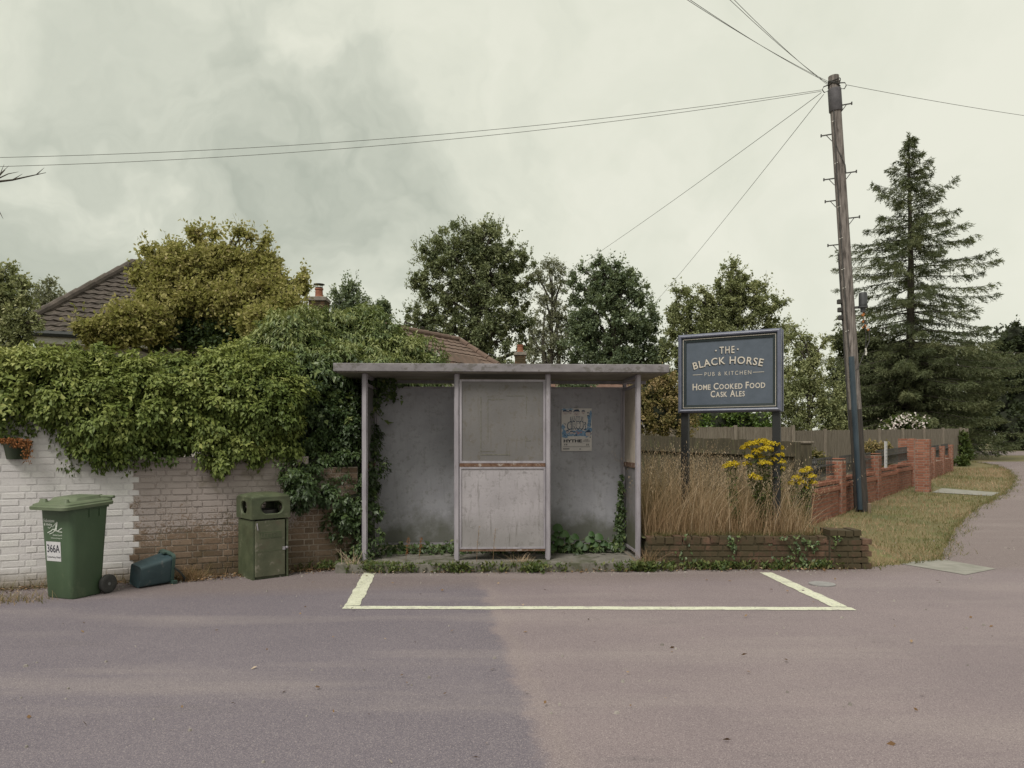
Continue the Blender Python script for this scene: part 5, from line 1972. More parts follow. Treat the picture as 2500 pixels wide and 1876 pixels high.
def tufts(lv, c, nrm, per, r0, r1, leafL, vbase, vspread, jut=.16, leafW=.75, droop=.65):
    """rosettes of overlapping leaves; each stands off the surface by its own amount and shades what is beneath"""
    m = len(c)
    rt = rng.uniform(r0, r1, m)
    ax_ = unit(nrm * .9 + np.array([0, 0, .35]) + rng.normal(0, .2, (m, 3)))
    c = c + nrm * rng.uniform(-.05, jut, m)[:, None]
    vb = vbase + rng.normal(0, vspread, m)
    for k in range(per):
        d = unit(ax_ * 1.0 + rng.normal(0, .75, (m, 3)))
        q = rng.uniform(.35, 1.0, m)
        pos = c + d * (rt * q)[:, None] + np.array([0, 0, -1]) * (rt * .35 * q * q)[:, None]
        tip = unit(d * .55 + nrm * .2 + np.array([0, 0, -droop]) + rng.normal(0, .32, (m, 3)))
        up = d * .8 + ax_ * .5 + np.array([0, 0, .45]) + rng.normal(0, .22, (m, 3))
        sz = leafL * rng.uniform(.5, 1.4, m)
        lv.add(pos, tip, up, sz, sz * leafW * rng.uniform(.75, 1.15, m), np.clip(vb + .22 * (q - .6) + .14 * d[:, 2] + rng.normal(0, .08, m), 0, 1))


def depth_front(p, n, cut=.75):
    return n[:, 1] < cut


# --- ivy hedge hanging over the wall
def wy(u):
    t = (u - 1250) / F
    s = (t * WORG.y - WORG.x) / (wdir.x - t * wdir.y)
    return WORG.y + wdir.y * s


raw = [(-70, 945, 95, .3), (20, 940, 92, .3), (120, 960, 92, .3), (215, 945, 86, .3), (320, 965, 92, .3), (420, 975, 92, .3), (505, 955, 92, .3), (590, 918, 76, .3), (612, 985, 92, .2),
       (640, 1040, 72, .15), (545, 1030, 80, .15), (440, 1030, 78, .12), (340, 1025, 75, .12), (235, 1010, 75, .12), (135, 978, 62, .15), (30, 962, 58, .15), (-60, 965, 60, .15), (690, 1078, 50, .1), (655, 1100, 40, .0),
       (190, 1062, 40, .02), (235, 1090, 32, .0), (215, 1108, 22, -.02), (180, 1105, 18, -.02), (320, 1085, 32, .0), (290, 1075, 36, .02), (420, 1080, 32, .0), (500, 1085, 32, .0), (565, 1090, 32, -.03), (610, 1105, 28, -.02), (540, 1125, 16, -.02), (534, 1146, 9, -.02), (90, 1010, 28, .05), (290, 1120, 11, -.02), (395, 895, 34, .3), (165, 890, 34, .3), (250, 872, 34, .3), (595, 862, 36, .3), (470, 890, 30, .3), (60, 880, 34, .3)]
L1 = Lobes([(u, v + (34 if v < 930 else 24 if v < 976 else 0 if v < 1030 else -12), r * (.90 if v < 976 else 1 if v < 1030 else .66), wy(u) + d) for u, v, r, d in [(u, v + (16 if u < 240 and v < 976 else 0), r, d) for u, v, r, d in raw]], .75)
L1.roughen(150, .13, .30)
IV = thing("ivy_hedge", "thick bright green ivy hedge spilling over the top of the wall", "ivy", (-3.6, 9.0, 0))
base = (-3.6, 9.0, 0)
core_mesh(L1, .80, "filler_core", M['core'], IV, base)
lv = Leaves()
p, n, ix = L1.surface(120, .92)
kf = n[:, 1] < .6
p, n = p[kf], n[kf]
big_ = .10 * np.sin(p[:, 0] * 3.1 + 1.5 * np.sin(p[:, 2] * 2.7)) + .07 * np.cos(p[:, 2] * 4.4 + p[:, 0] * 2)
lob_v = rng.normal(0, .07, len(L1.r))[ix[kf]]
tufts(lv, p - n * .04, n, 44, .08, .15, .048, .38 + .20 * np.clip(n[:, 2], -.5, 1) + big_ + lob_v, .07)  # tufts facing up coloured lighter, facing down darker: top light put into leaf tone
p3, n3, _ = L1.surface(150, .85)
kf = n3[:, 1] < .5
shoots(lv, p3[kf] - n3[kf] * .12, n3[kf], 5, .10, .06, .5, .18, .08, .05)
# longer sprays breaking the outline
p2, n2, _ = L1.surface(14, .9)
kf = (n2[:, 1] < .5) & (p2[:, 2] > 1.95)
p2, n2 = p2[kf], n2[kf]
shoots(lv, p2, n2, 12, .30, .062, .75, .66, .12, .3)
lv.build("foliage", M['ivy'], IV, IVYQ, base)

# --- ivy thicket left of and behind the shelter
raw = [(705, 895, 92, 10.6), (765, 860, 92, 11.2), (835, 850, 88, 11.5), (905, 850, 80, 11.6), (965, 865, 66, 11.8), (1010, 885, 48, 11.8), (880, 800, 45, 11.8), (800, 815, 55, 11.6), (730, 965, 90, 10.3), (805, 950, 90, 10.7), (860, 960, 75, 10.6), (900, 930, 70, 11.0),
       (760, 1050, 85, 9.9), (830, 1060, 80, 10.1), (850, 1140, 62, 9.75), (800, 1120, 60, 9.6), (850, 1220, 50, 9.6), (868, 1290, 38, 9.55), (872, 1350, 30, 9.5), (765, 1130, 55, 9.45), (730, 1140, 45, 9.3), (700, 1160, 34, 9.05), (735, 1185, 32, 9.15), (715, 1200, 22, 9.1), (790, 1200, 36, 9.4), (820, 1260, 30, 9.42), (960, 905, 60, 11.4), (1030, 920, 40, 11.6)]
L2 = Lobes([(u + (8 if v > 1110 else 0), v + (44 if v < 830 else 26 if v < 880 else 8), r * (.92 if v < 1090 else .58 if u < 825 else .8), yy) for u, v, r, yy in raw], .8)
L2.roughen(150, .13, .30)
IV2 = thing("ivy_thicket", "dark ivy thicket climbing between the brick wall and the shelter", "ivy", (-2.4, 10.4, 0))
base = (-2.4, 10.4, 0)
core_mesh(L2, .80, "filler_core", M['core'], IV2, base)
lv = Leaves()
p, n, ix = L2.surface(110, .92)
kf = n[:, 1] < .6
p, n = p[kf], n[kf]
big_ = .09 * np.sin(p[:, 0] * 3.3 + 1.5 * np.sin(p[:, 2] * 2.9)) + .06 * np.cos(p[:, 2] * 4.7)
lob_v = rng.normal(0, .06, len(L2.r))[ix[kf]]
hgt = np.clip((p[:, 2] - 2.35) * .75, -.10, .40)  # top light and the shade low down put into leaf tone by height
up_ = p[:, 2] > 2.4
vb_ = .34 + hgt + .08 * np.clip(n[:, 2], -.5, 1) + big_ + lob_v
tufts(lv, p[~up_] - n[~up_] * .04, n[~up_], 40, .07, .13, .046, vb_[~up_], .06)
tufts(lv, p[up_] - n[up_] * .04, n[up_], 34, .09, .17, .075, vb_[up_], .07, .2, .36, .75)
p3, n3, _ = L2.surface(130, .85)
kf = n3[:, 1] < .5
shoots(lv, p3[kf] - n3[kf] * .12, n3[kf], 5, .10, .055, .5, .12, .08, .05)
p2, n2, _ = L2.surface(10, .9)
kf = (n2[:, 1] < .5) & (p2[:, 2] > 1.9)
shoots(lv, p2[kf], n2[kf], 11, .32, .075, .6, .62, .12, .3)
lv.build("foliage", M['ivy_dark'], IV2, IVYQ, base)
# ivy creeping into the shelter under its roof and up its back corner
lv = Leaves()
spots = []
for (u, v, r, yy, nn_) in ((915, 940, 30, 10.05, 90), (945, 930, 26, 10.1, 60), (900, 975, 22, 10.1, 40), (960, 965, 14, 10.15, 24), (925, 990, 12, 10.2, 14)):
    c = np.array(P(u, v, yy))
    a = rng.normal(0, 1, (nn_, 3)) * np.array([r * yy / F * .6, .06, r * yy / F * .5])
    spots.append(c + a)
p = np.concatenate(spots)
shoots(lv, p, np.tile(np.array([.2, -1, 0.]), (len(p), 1)), 3, .10, .055, .5, .35, .15)
c = MB()
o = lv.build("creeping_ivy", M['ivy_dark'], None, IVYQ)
tag(o, "ivy sprays creeping under the shelter roof at its left back corner", "ivy")
lv = Leaves()
for (u0, v0, u1, v1, yy, wd_, nn_) in ((1517, 1180, 1512, 1330, 10.22, .03, 260), (1517, 1155, 1517, 1200, 10.22, .02, 40)):
    t = rng.uniform(0, 1, nn_)
    cc_ = np.array([tuple(P(u0 + (u1 - u0) * k, v0 + (v1 - v0) * k, yy)) for k in t])
    cc_ += rng.normal(0, 1, (nn_, 3)) * np.array([wd_, .02, .02]) * (0.4 + t)[:, None]
    shoots(lv, cc_, np.tile(np.array([-.1, -1, 0.]), (nn_, 1)), 3, .05, .042, .4, .3, .12)
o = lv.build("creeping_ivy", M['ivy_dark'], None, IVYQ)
tag(o, "narrow ivy strand climbing the shelter's right back corner", "ivy")


# --- trees from lobes
def tree(name, label, lobes, trunk, mat, leaf=.14, clumps=26, per=46, group=None, spread=.30, tr=.18, cat="tree", core=0, limbs=True, stems=None, vshift=0.0, depth=.8, fill=.35, shape=KITE, jit=True, shrink=.92, sprig=.85):
    """lobes (u,v,r,Y); trunk (u,Y) foot of the trunk"""
    if jit:
        lobes = [(u + random.uniform(-.14, .14) * r, v + random.uniform(-.14, .14) * r, r * shrink * random.uniform(.74, 1.06), yy) for u, v, r, yy in lobes]
    Lb = Lobes(lobes, depth)
    bx_, by_ = (trunk[0] - 1250) / F * trunk[1], trunk[1]
    base = (bx_, by_, gz(by_))
    o = thing(name, label, cat, base, 0, group)
    lv = Leaves()
    mb = MB()
    zc = Lb.c[:, 2].mean()
    top = np.array([Lb.c[:, 0].mean() * .5 + bx_ * .5, by_, zc + (Lb.c[:, 2].max() - zc) * .7])
    b0 = np.array(base)
    def pt(f):
        q = b0 + (top - b0) * f
        return Vector((q[0] - b0[0] + .15 * tr * math.sin(f * 9), q[1] - b0[1], q[2] - b0[2]))
    if limbs:
        mb.tube([pt(f) - (Vector((0, 0, .2)) if f == 0 else Vector()) for f in (0, .1, .3, .5, .75, 1)], [tr * 1.25, tr, tr * .85, tr * .65, tr * .4, tr * .15], 8)
    rmed = float(np.median(Lb.r))
    for i, (c, r) in enumerate(zip(Lb.c, Lb.r)):
        nc = max(2, int(clumps * (r / rmed) ** 1.7))
        v = unit(rng.normal(0, 1, (nc, 3)))
        rad = r * np.where(rng.random(nc) < fill, rng.uniform(.15, .7, nc), rng.uniform(.62, 1.22, nc))
        off = v * rad[:, None]
        off[:, 1] *= depth
        cen = c + off
        cv = rng.normal(0, .13, nc) + np.clip(v[:, 2] * .16, -.12, .16)
        if limbs:
            f0 = min(.95, max(.25, (c[2] - r * .6 - b0[2]) / max(top[2] - b0[2], .1) * .85))
            s = pt(f0)
            e = Vector(c - b0)
            mid = s.lerp(e, .5) + Vector((0, 0, .12 * r))
            mb.tube([s, mid, e], [tr * .42, tr * .28, tr * .14], 5, False)
            for q in range(0, nc, 2):
                ee = Vector(cen[q] - b0)
                mb.tube([e, e.lerp(ee, .5) + Vector((0, 0, .06 * r)), ee], [tr * .13, tr * .08, tr * .03], 4, False)
        # each clump is a handful of leafy twigs fanning outwards
        nt_ = max(2, int(per / 9 * min(1.0, .15 + .85 * r / rmed)))
        for q in range(nc):
            rr = spread * r * random.uniform(.55, 1.25)
            d = unit(v[q] * .7 + rng.normal(0, .75, (nt_, 3)) + np.array([0, 0, .25]))
            LL = rr * rng.uniform(.6, 1.5, nt_)
            st = cen[q] + rng.normal(0, .25, (nt_, 3)) * rr
            tv_ = cv[q] + rng.normal(0, .07, nt_)
            for j in range(9):
                t_ = (j + rng.random(nt_)) / 9
                pp = st + d * (LL * t_)[:, None] + np.array([0, 0, -.25]) * (LL * t_ * t_)[:, None] + rng.normal(0, leaf * .35, (nt_, 3))
                tp_ = d * .5 + rng.normal(0, .65, (nt_, 3)) + np.array([0, 0, -.2])
                nrm = rng.normal(0, .6, (nt_, 3)) + np.array([0, 0, .8]) + d * .4
                sz = leaf * rng.uniform(.6, 1.3, nt_)
                lv.add(pp, tp_, nrm, sz, sz * .62, np.clip(.42 + vshift + tv_ + .12 * (t_ - .5) + rng.normal(0, .10, nt_), 0, 1))
    # sprigs that break the outline
    p_, n_, i_ = Lb.surface(3.2 / rmed ** 2, .8)
    if len(p_):
        LL = sprig * rmed * rng.uniform(.3, 1.0, len(p_))
        d = unit(n_ * .8 + np.array([0, 0, .45]) + rng.normal(0, .35, (len(p_), 3)))
        tv_ = rng.normal(0, .1, len(p_))
        if limbs:
            for q in range(0, len(p_), 2):
                a_ = Vector(p_[q] - d[q] * LL[q] * .25 - b0)
                mb.tube([a_, a_ + Vector(d[q] * LL[q] * 1.15)], [tr * .05, tr * .015], 3, False)
        for j in range(12):
            t_ = (j + rng.random(len(p_))) / 12
            pp = p_ - d * (LL * .2)[:, None] + d * (LL * t_)[:, None] + rng.normal(0, leaf * .4, (len(p_), 3))
            sz = leaf * rng.uniform(.6, 1.2, len(p_))
            lv.add(pp, d * .5 + rng.normal(0, .65, (len(p_), 3)), rng.normal(0, .7, (len(p_), 3)) + np.array([0, 0, .7]), sz, sz * .6, np.clip(.5 + vshift + tv_ + rng.normal(0, .1, len(p_)), 0, 1))
    if stems:
        for (pts, r) in stems:
            pw = [P(*q) - Vector(b0) for q in pts]
            mb.tube(pw, [r * (1 - .8 * k / (len(pw) - 1)) for k in range(len(pw))], 5, False)
    if mb.v:
        mb.build("trunk", M['bark'], o, smooth=True)
    if core:
        core_mesh(Lb, core, "inner_filler", M['core'], o, base)
    lv.build("crown", mat, o, shape, base)
    return o


GT = "trees standing behind the houses and fences"
# elder, yellowing, behind the ivy
lo = [(240, 800, 58, 12.2), (305, 775, 55, 12.3), (205, 790, 30, 12.0), (385, 700, 58, 12.6), (440, 650, 72, 12.8), (520, 650, 78, 13.0), (600, 670, 78, 13.0), (670, 700, 62, 12.8), (700, 745, 52, 12.6), (360, 770, 56, 12.4), (560, 730, 80, 12.6), (470, 720, 70, 12.5), (640, 780, 60, 12.3),
      (735, 700, 22, 12.8), (340, 660, 30, 12.6), (430, 600, 30, 13), (390, 625, 28, 12.8), (500, 600, 32, 13), (560, 615, 40, 13), (640, 640, 40, 13), (480, 575, 13, 13), (470, 560, 9, 13), (520, 570, 12, 13), (590, 570, 9, 13), (610, 575, 9, 13), (650, 585, 9, 13), (580, 560, 8, 13), (745, 675, 12, 12.8), (360, 610, 12, 12.8), (640, 595, 8, 13)]
lo = [(u, v + (16 if r > 24 else 4), r * (.9 if r > 50 else 1), yy - (.5 if v > 740 else .25)) for u, v, r, yy in lo]
tree("elder_bush", "big yellowing elder bush rising above the ivy in front of the bungalow roof", lo, (500, 12.8), M['elder'], .07, 30, 54, None, 0.3, .10, "bush", 0, True,
     [([(560, 660, 13), (580, 610, 13), (600, 590, 13), (612, 575, 13)], .025), ([(600, 660, 13), (625, 620, 13), (645, 590, 13), (655, 575, 13)], .025), ([(470, 640, 13), (480, 600, 13), (472, 560, 13)], .022), ([(500, 640, 13), (515, 600, 13), (522, 565, 13)], .02), ([(585, 600, 13), (582, 575, 13), (578, 556, 13)], .015), ([(640, 690, 12.8), (700, 690, 12.8), (745, 672, 12.8)], .03), ([(560, 760, 12.6), (620, 700, 12.6), (690, 670, 12.6)], .035)], .08, shrink=.74, sprig=2.8)
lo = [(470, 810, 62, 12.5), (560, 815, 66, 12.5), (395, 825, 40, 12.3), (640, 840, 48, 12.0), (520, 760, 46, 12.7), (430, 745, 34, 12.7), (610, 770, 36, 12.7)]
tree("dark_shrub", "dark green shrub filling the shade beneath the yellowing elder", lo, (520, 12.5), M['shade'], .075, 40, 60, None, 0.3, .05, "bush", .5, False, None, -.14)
# left edge tree
lo = [(0, 720, 55, 10.6), (-40, 700, 60, 10.6), (20, 790, 55, 10.5), (60, 760, 40, 10.5), (80, 790, 26, 10.5), (-30, 820, 70, 10.5), (40, 830, 45, 10.5), (10, 660, 25, 10.6), (60, 700, 22, 10.5), (-60, 760, 80, 10.6)]
tree("olive_tree", "olive-leaved small tree cut by the left edge in front of the bungalow", lo, (-60, 10.8), M['olive'], .05, 36, 54, GT, .34, .08, "tree", 0, True, [([(-60, 700, 10.6), (-30, 500, 10.6), (-12, 440, 10.6), (12, 415, 10.6)], .03), ([(-14, 445, 10.6), (30, 440, 10.6), (75, 430, 10.6), (112, 422, 10.6)], .018), ([(30, 440, 10.6), (55, 425, 10.6)], .009), ([(-12, 440, 10.6), (20, 425, 10.6), (45, 420, 10.6)], .011), ([(90, 426, 10.6), (108, 410, 10.6)], .008), ([(-20, 480, 10.6), (0, 520, 10.6), (8, 535, 10.6)], .01), ([(-10, 450, 10.6), (10, 402, 10.6)], .009), ([(0, 425, 10.6), (22, 405, 10.6)], .007)])
tree("pale_tree", "small pale feathery treetop showing beyond the bungalow's left hip", [(120, 715, 30, 40), (105, 740, 30, 40), (135, 735, 26, 40), (122, 695, 14, 40), (110, 760, 40, 40)], (120, 40), M['thin'], .16, 16, 26, GT, .4, .12)
# trees from left to right
tree("round_tree", "small dark treetop just right of the bungalow chimney", [(852, 720, 36, 45), (835, 745, 34, 45), (870, 745, 34, 45), (855, 695, 20, 45), (850, 770, 40, 45)], (852, 45), M['dkleaf'], .15, 24, 72, GT, .34, .15)
tree("round_tree", "tiny dark treetop between the chimney top and the tall tree group", [(928, 760, 22, 45), (938, 745, 13, 45), (915, 770, 20, 45), (925, 780, 26, 45)], (926, 45), M['dkleaf'], .15, 22, 72, GT, .36, .12)
lo = [(1110, 620, 62, 46), (1180, 600, 60, 46), (1220, 620, 50, 46), (1060, 640, 45, 46), (1040, 700, 45, 46), (1120, 690, 66, 46), (1190, 680, 66, 46), (1250, 690, 55, 46), (1275, 640, 32, 46), (1110, 770, 70, 46), (1190, 770, 70, 46), (1040, 770, 50, 46), (1260, 770, 50, 46), (1140, 840, 70, 46), (1210, 840, 60, 46), (1060, 840, 50, 46), (1020, 680, 24, 46), (1030, 610, 22, 46), (1200, 565, 24, 46), (1150, 575, 26, 46), (1010, 760, 24, 46), (985, 790, 26, 46), (1000, 830, 40, 46), (1290, 690, 25, 46), (1285, 850, 40, 46), (1130, 900, 70, 46), (1230, 900, 60, 46)]
tree("tall_tree", "tallest broad dark green tree behind the brown-roofed house", lo, (1180, 46), M['oak'], .16, 17, 180, GT, 0.24, .38)
lo = [(1345, 670, 32, 44), (1330, 720, 30, 44), (1365, 715, 30, 44), (1340, 770, 34, 44), (1370, 770, 26, 44), (1320, 810, 28, 44), (1360, 830, 36, 44), (1330, 860, 40, 44), (1385, 830, 20, 44), (1340, 645, 16, 44), (1312, 670, 14, 44), (1375, 680, 14, 44), (1390, 880, 30, 44)]
tree("slim_tree", "slim thin-leaved grey tree with bare stems between the two dark trees", lo, (1345, 44), M['thin'], .13, 6, 81, GT, 0.3, .2, "tree", 0, True, [([(1330, 900, 44), (1325, 830, 44), (1330, 760, 44)], .16), ([(1365, 900, 44), (1362, 830, 44), (1355, 740, 44)], .14), ([(1340, 890, 44), (1310, 840, 44), (1290, 800, 44)], .09), ([(1390, 900, 44), (1410, 860, 44), (1420, 830, 44)], .07), ([(1300, 890, 44), (1320, 850, 44)], .08)])
lo = [(1480, 680, 52, 43), (1440, 720, 50, 43), (1520, 720, 55, 43), (1460, 780, 62, 43), (1540, 780, 62, 43), (1580, 790, 40, 43), (1440, 850, 62, 43), (1520, 850, 70, 43), (1580, 860, 50, 43), (1470, 645, 26, 43), (1500, 655, 24, 43), (1410, 690, 26, 43), (1420, 800, 40, 43), (1560, 720, 26, 43), (1425, 655, 13, 43), (1535, 680, 24, 43), (1480, 910, 70, 43), (1570, 920, 60, 43)]
tree("round_tree", "round dark green tree standing just left of the pub sign", lo, (1500, 43), M['dkleaf'], .16, 21, 180, GT, 0.24, .3, "tree", 0)
lo = [(1690, 740, 50, 40), (1740, 760, 56, 40), (1790, 720, 50, 40), (1800, 780, 66, 40), (1850, 750, 48, 40), (1880, 790, 44, 40), (1680, 800, 60, 40), (1740, 830, 70, 40), (1800, 680, 30, 40), (1780, 660, 17, 40), (1820, 700, 28, 40), (1755, 700, 20, 40), (1905, 740, 18, 40), (1660, 710, 20, 40), (1650, 780, 40, 40), (1660, 860, 55, 40), (1900, 840, 55, 40), (1830, 860, 66, 40), (1785, 645, 9, 40), (1865, 700, 14, 40), (1740, 910, 70, 40), (1840, 930, 70, 40), (1660, 930, 60, 40), (1910, 930, 60, 40)]
tree("olive_tree", "wide olive green tree behind and above the pub sign", lo, (1790, 40), M['olive'], .14, 21, 170, GT, 0.25, .25, "tree", 0, True, None, -.12)
lo = [(1960, 860, 40, 30), (1950, 920, 62, 30), (2000, 940, 62, 30), (1990, 880, 40, 30), (1950, 990, 70, 30), (2030, 1000, 52, 30), (1960, 820, 20, 30), (2010, 840, 20, 30), (1930, 830, 16, 30), (2050, 960, 28, 30), (1900, 970, 60, 30), (1960, 1060, 70, 30), (2040, 1060, 50, 30), (1935, 800, 11, 30)]
tree("tall_shrub", "tall grey-green shrub right of the pub sign above the fence", lo, (1975, 30), M['olive'], .10, 14, 150, None, 0.25, .12, "shrub", 0, True, None, -.05)
lo = [(1590, 960, 55, 17), (1640, 970, 50, 17), (1600, 1010, 60, 17), (1660, 1020, 50, 17), (1560, 1000, 50, 17), (1625, 930, 30, 17), (1580, 925, 26, 17)]
GSH = [(1405, 935, 30, 21), (1430, 945, 26, 21), (1385, 950, 28, 21), (1410, 990, 50, 21)]
tree("garden_shrub", "dark green shrub glimpsed in the gap between shelter roof and back panel", GSH, (1410, 21), M['dkleaf'], .09, 12, 90, None, .34, .05, "shrub", .4, False)
tree("golden_shrub", "golden brown-tipped shrub between the shelter and the pub sign", lo, (1610, 17), M['golden'], .055, 44, 81, None, .28, .06, "shrub", .62, False)
lo = [(1690, 1030, 45, 26), (1750, 1030, 48, 26), (1810, 1030, 48, 26), (1860, 1030, 45, 26), (1720, 1060, 50, 26), (1790, 1060, 50, 26), (1850, 1060, 50, 26)]
tree("laurel_hedge", "bright green laurel hedge seen below the pub sign board", lo, (1780, 26), M['laurel'], .11, 36, 63, None, .28, .06, "hedge", .72, False)


# --- the spruce
def spruce(u, Y, vtop, vbase_, halfw):
    bx_, by_ = (u - 1250) / F * Y, Y
    b = np.array([bx_, by_, gz(by_)])
    o = thing("spruce_tree", "tall pointed dark spruce with layered drooping branches, right of the pole", "tree", tuple(b))
    ztop = EYE - (vtop - HZ) / F * Y - b[2]
    mb = MB()
    mb.tube([(0, 0, -.2), (0, 0, ztop * .3), (.05, 0, ztop * .6), (-.05, 0, ztop * .85), (-.1, 0, ztop)], [.34, .26, .17, .08, .015], 8)
    lv = Leaves()
    z = ztop - .25
    W = halfw * Y / F
    while z > .9:
        f = (ztop - z) / ztop
        prof = W * (1.45 * f ** .92 if f < .62 else 1.45 * .62 ** .92 * (1 - .2 * (f - .62)))
        nb_ = 5 if f < .3 else 7
        if f > .6:
            nb_ = 10
        a0 = random.uniform(0, 6.28)
        for k in range(nb_):
            a = a0 + 2 * math.pi * k / nb_ + random.uniform(-.3, .3)
            Lb = max(.25, prof * random.choice([.4, .65, .85, 1, 1.05, 1.2]) * random.uniform(.8, 1.08))
            zz = z + random.uniform(-.15, .15)
            d = np.array([math.cos(a), math.sin(a), 0])
            rise = .30 if f < .25 else .10 if f < .45 else -.05
            sag = (.05 if f < .25 else .26)
            def br(t):
                return np.array([0, 0, zz]) + d * Lb * t + np.array([0, 0, 1]) * Lb * (rise * t - sag * t * t + .20 * t ** 4)
            mb.tube([Vector(br(t)) for t in (0, .3, .6, .85, 1)], [.045 * (.4 + f), .034 * (.4 + f), .022 * (.4 + f), .012, .006], 5, False)
            # side twigs
            nt_ = int(max(6, Lb / .078))
            t = rng.uniform(.04 if f < .35 else .10, 1, nt_) ** .85
            sgn = rng.choice([-1, 1], nt_)
            side_ = np.array([-d[1], d[0], 0])
            tl_ = (.22 + .32 * Lb * (1 - t) * .5 + .1 * rng.random(nt_)) * (1 if f > .2 else .7)
            P0 = np.array([br(q) for q in t])
            td = unit(d * .75 + side_[None] * (sgn * rng.uniform(.3, .9, nt_))[:, None] + np.array([0, 0, 1]) * rng.uniform(-.45, .12, nt_)[:, None])
            bv = random.gauss(.42, .14)
            J = 12
            for j in range(J):
                q = (j + rng.random(nt_)) / J
                pos = P0 + td * (tl_ * q)[:, None] + np.array([0, 0, -1]) * (tl_ * q * q * .45)[:, None]
                tip = unit(td * .8 + rng.normal(0, .5, (nt_, 3)) + np.array([0, 0, -.2]))
                lv.add(pos + b, tip, rng.normal(0, 1, (nt_, 3)), rng.uniform(.14, .26, nt_), rng.uniform(.028, .052, nt_), np.clip(bv + .2 * (q - .5) + rng.normal(0, .12, nt_), 0, 1))
        z -= (.26 + .12 * random.random()) if f < .35 else (.42 + .2 * random.random()) if f < .62 else .34
    # leader
    m = 160
    zz = rng.uniform(ztop - 1.0, ztop + .15, m)
    lv.add(np.stack([np.full(m, -.1), np.zeros(m), zz], 1) + b, rng.normal(0, .6, (m, 3)) + np.array([0, 0, .6]), rng.normal(0, 1, (m, 3)), rng.uniform(.12, .24, m), .04, .45)
    mb.build("trunk", M['bark'], o, smooth=True)
    lv.build("crown", M['spruce'], o, KITE, tuple(b))


spruce(2222, 45, 332, 1080, 240)
lo = [(2130, 900, 70, 47), (2060, 930, 50, 47), (2210, 920, 80, 48), (2300, 900, 75, 48), (2380, 900, 60, 48), (2140, 1000, 75, 47), (2230, 1010, 80, 47), (2320, 1000, 75, 48), (2080, 1010, 60, 47), (2060, 840, 26, 47), (2110, 830, 40, 47), (2380, 980, 50, 49)]
tree("dark_conifer_screen", "mass of dark conifers beneath the spruce behind the far fence", lo, (2220, 48), M['spruce'], .26, 46, 90, None, .28, .2, "trees", .7, False)
lo = [(2440, 900, 70, 62), (2520, 880, 90, 62), (2420, 980, 75, 62), (2500, 980, 90, 62), (2600, 940, 110, 62), (2380, 1030, 60, 60), (2460, 1050, 60, 60), (2540, 1050, 70, 60), (2470, 830, 40, 62), (2430, 850, 26, 62), (2500, 820, 30, 62), (2620, 1050, 80, 60), (2360, 1070, 40, 58)]
tree("far_woodland", "dark woodland edge across the far road at the right edge", lo, (2480, 63), M['wood'], .26, 46, 99, None, .26, .3, "woodland", .78, False, None, -.1)
tree("flowering_shrub", "pale pink and white flowering shrub peeping over the far fence", [(2185, 1042, 22, 36), (2215, 1036, 24, 36), (2245, 1042, 20, 36), (2170, 1050, 15, 36)], (2210, 36), M['weed'], .14, 20, 40, None, .3, .05, "shrub", .6, False)
lv = Leaves()
c = np.concatenate([np.array(P(u, v, 35.5)) + rng.normal(0, 1, (46, 3)) * np.array([.2, .3, .16]) for u, v in ((2180, 1034), (2200, 1026), (2225, 1025), (2245, 1036), (2170, 1042))])
lv.add(c, rng.normal(0, 1, (len(c), 3)), rng.normal(0, 1, (len(c), 3)) + np.array([0, -1, 1]), rng.uniform(.07, .14, len(c)), .10, rng.random(len(c)))
bo = lv.build("blossom", M['white_fl'], None, KITE)
fs_ = bpy.data.objects["flowering_shrub"]
bo.parent = fs_
bo.location = -fs_.location
tree("yellow_green_shrub", "yellow-green rounded shrub behind the railings right of the pole", [(2122, 1098, 17, 24), (2140, 1105, 18, 24), (2160, 1100, 15, 24), (2128, 1118, 22, 24), (2172, 1106, 12, 24), (2150, 1125, 24, 24)], (2140, 24), M['golden'], .08, 20, 44, None, .3, .05, "shrub", .6, False, None, .05)
tree("russet_shrub", "low russet shrub behind the railings beside the garden finial", [(1975, 1118, 16, 16), (1995, 1115, 14, 16), (2010, 1135, 20, 16), (1985, 1140, 24, 16), (2035, 1150, 18, 17)], (1990, 16), M['golden'], .06, 14, 34, None, .3, .05, "shrub", .5, False, None, -.3)
tree("fence_end_shrub", "small green shrub growing at the right end of the far fence", [(2350, 1095, 14, 36), (2352, 1115, 16, 36), (2346, 1130, 14, 35), (2345, 1070, 12, 36)], (2350, 36), M['weed'], .13, 18, 36, None, .32, .05, "shrub", .5, False, None, -.1)


# ------------------------------------------------------------------ dry grass, ragwort, verge, weeds
m = 6600
gx_ = 1.72 + 2.16 * rng.random(m) ** 1.1
gy_ = 9.50 + 2.6 * rng.random(m)
gx_ *= 1 + (gy_ - 9.5) * .045
clx = .5 + .5 * np.sin(gx_ * 5.1 + 1.3 * np.sin(gy_ * 4)) * np.cos(gy_ * 3.3)
tall = rng.random(m) < .30
hh_ = np.where(tall, rng.uniform(.75, 1.32, m), rng.uniform(.35, .80, m)) * np.clip(1.06 - .15 * (gx_ - 1.8), .5, 1.1) * (.80 + .28 * clx)
gb = np.array([bedz(a, b_) for a, b_ in zip(gx_, gy_)])
lean = np.stack([rng.normal(.04, .20, m), rng.normal(-.05, .15, m)], 1) * hh_[:, None] * 1.6
gvar = np.clip(.22 + .16 * clx + .22 * tall + rng.normal(0, .20, m), 0, 1)
gp_ = np.stack([gx_, gy_, gb - .01], 1)
o = blades("dry_grass", gp_, hh_, lean, rng.uniform(.004, .010, m), gvar, M['straw'], None, 4)
tag(o, "tall dry straw-coloured grass filling the bed behind the low wall", "grass", None, "stuff")
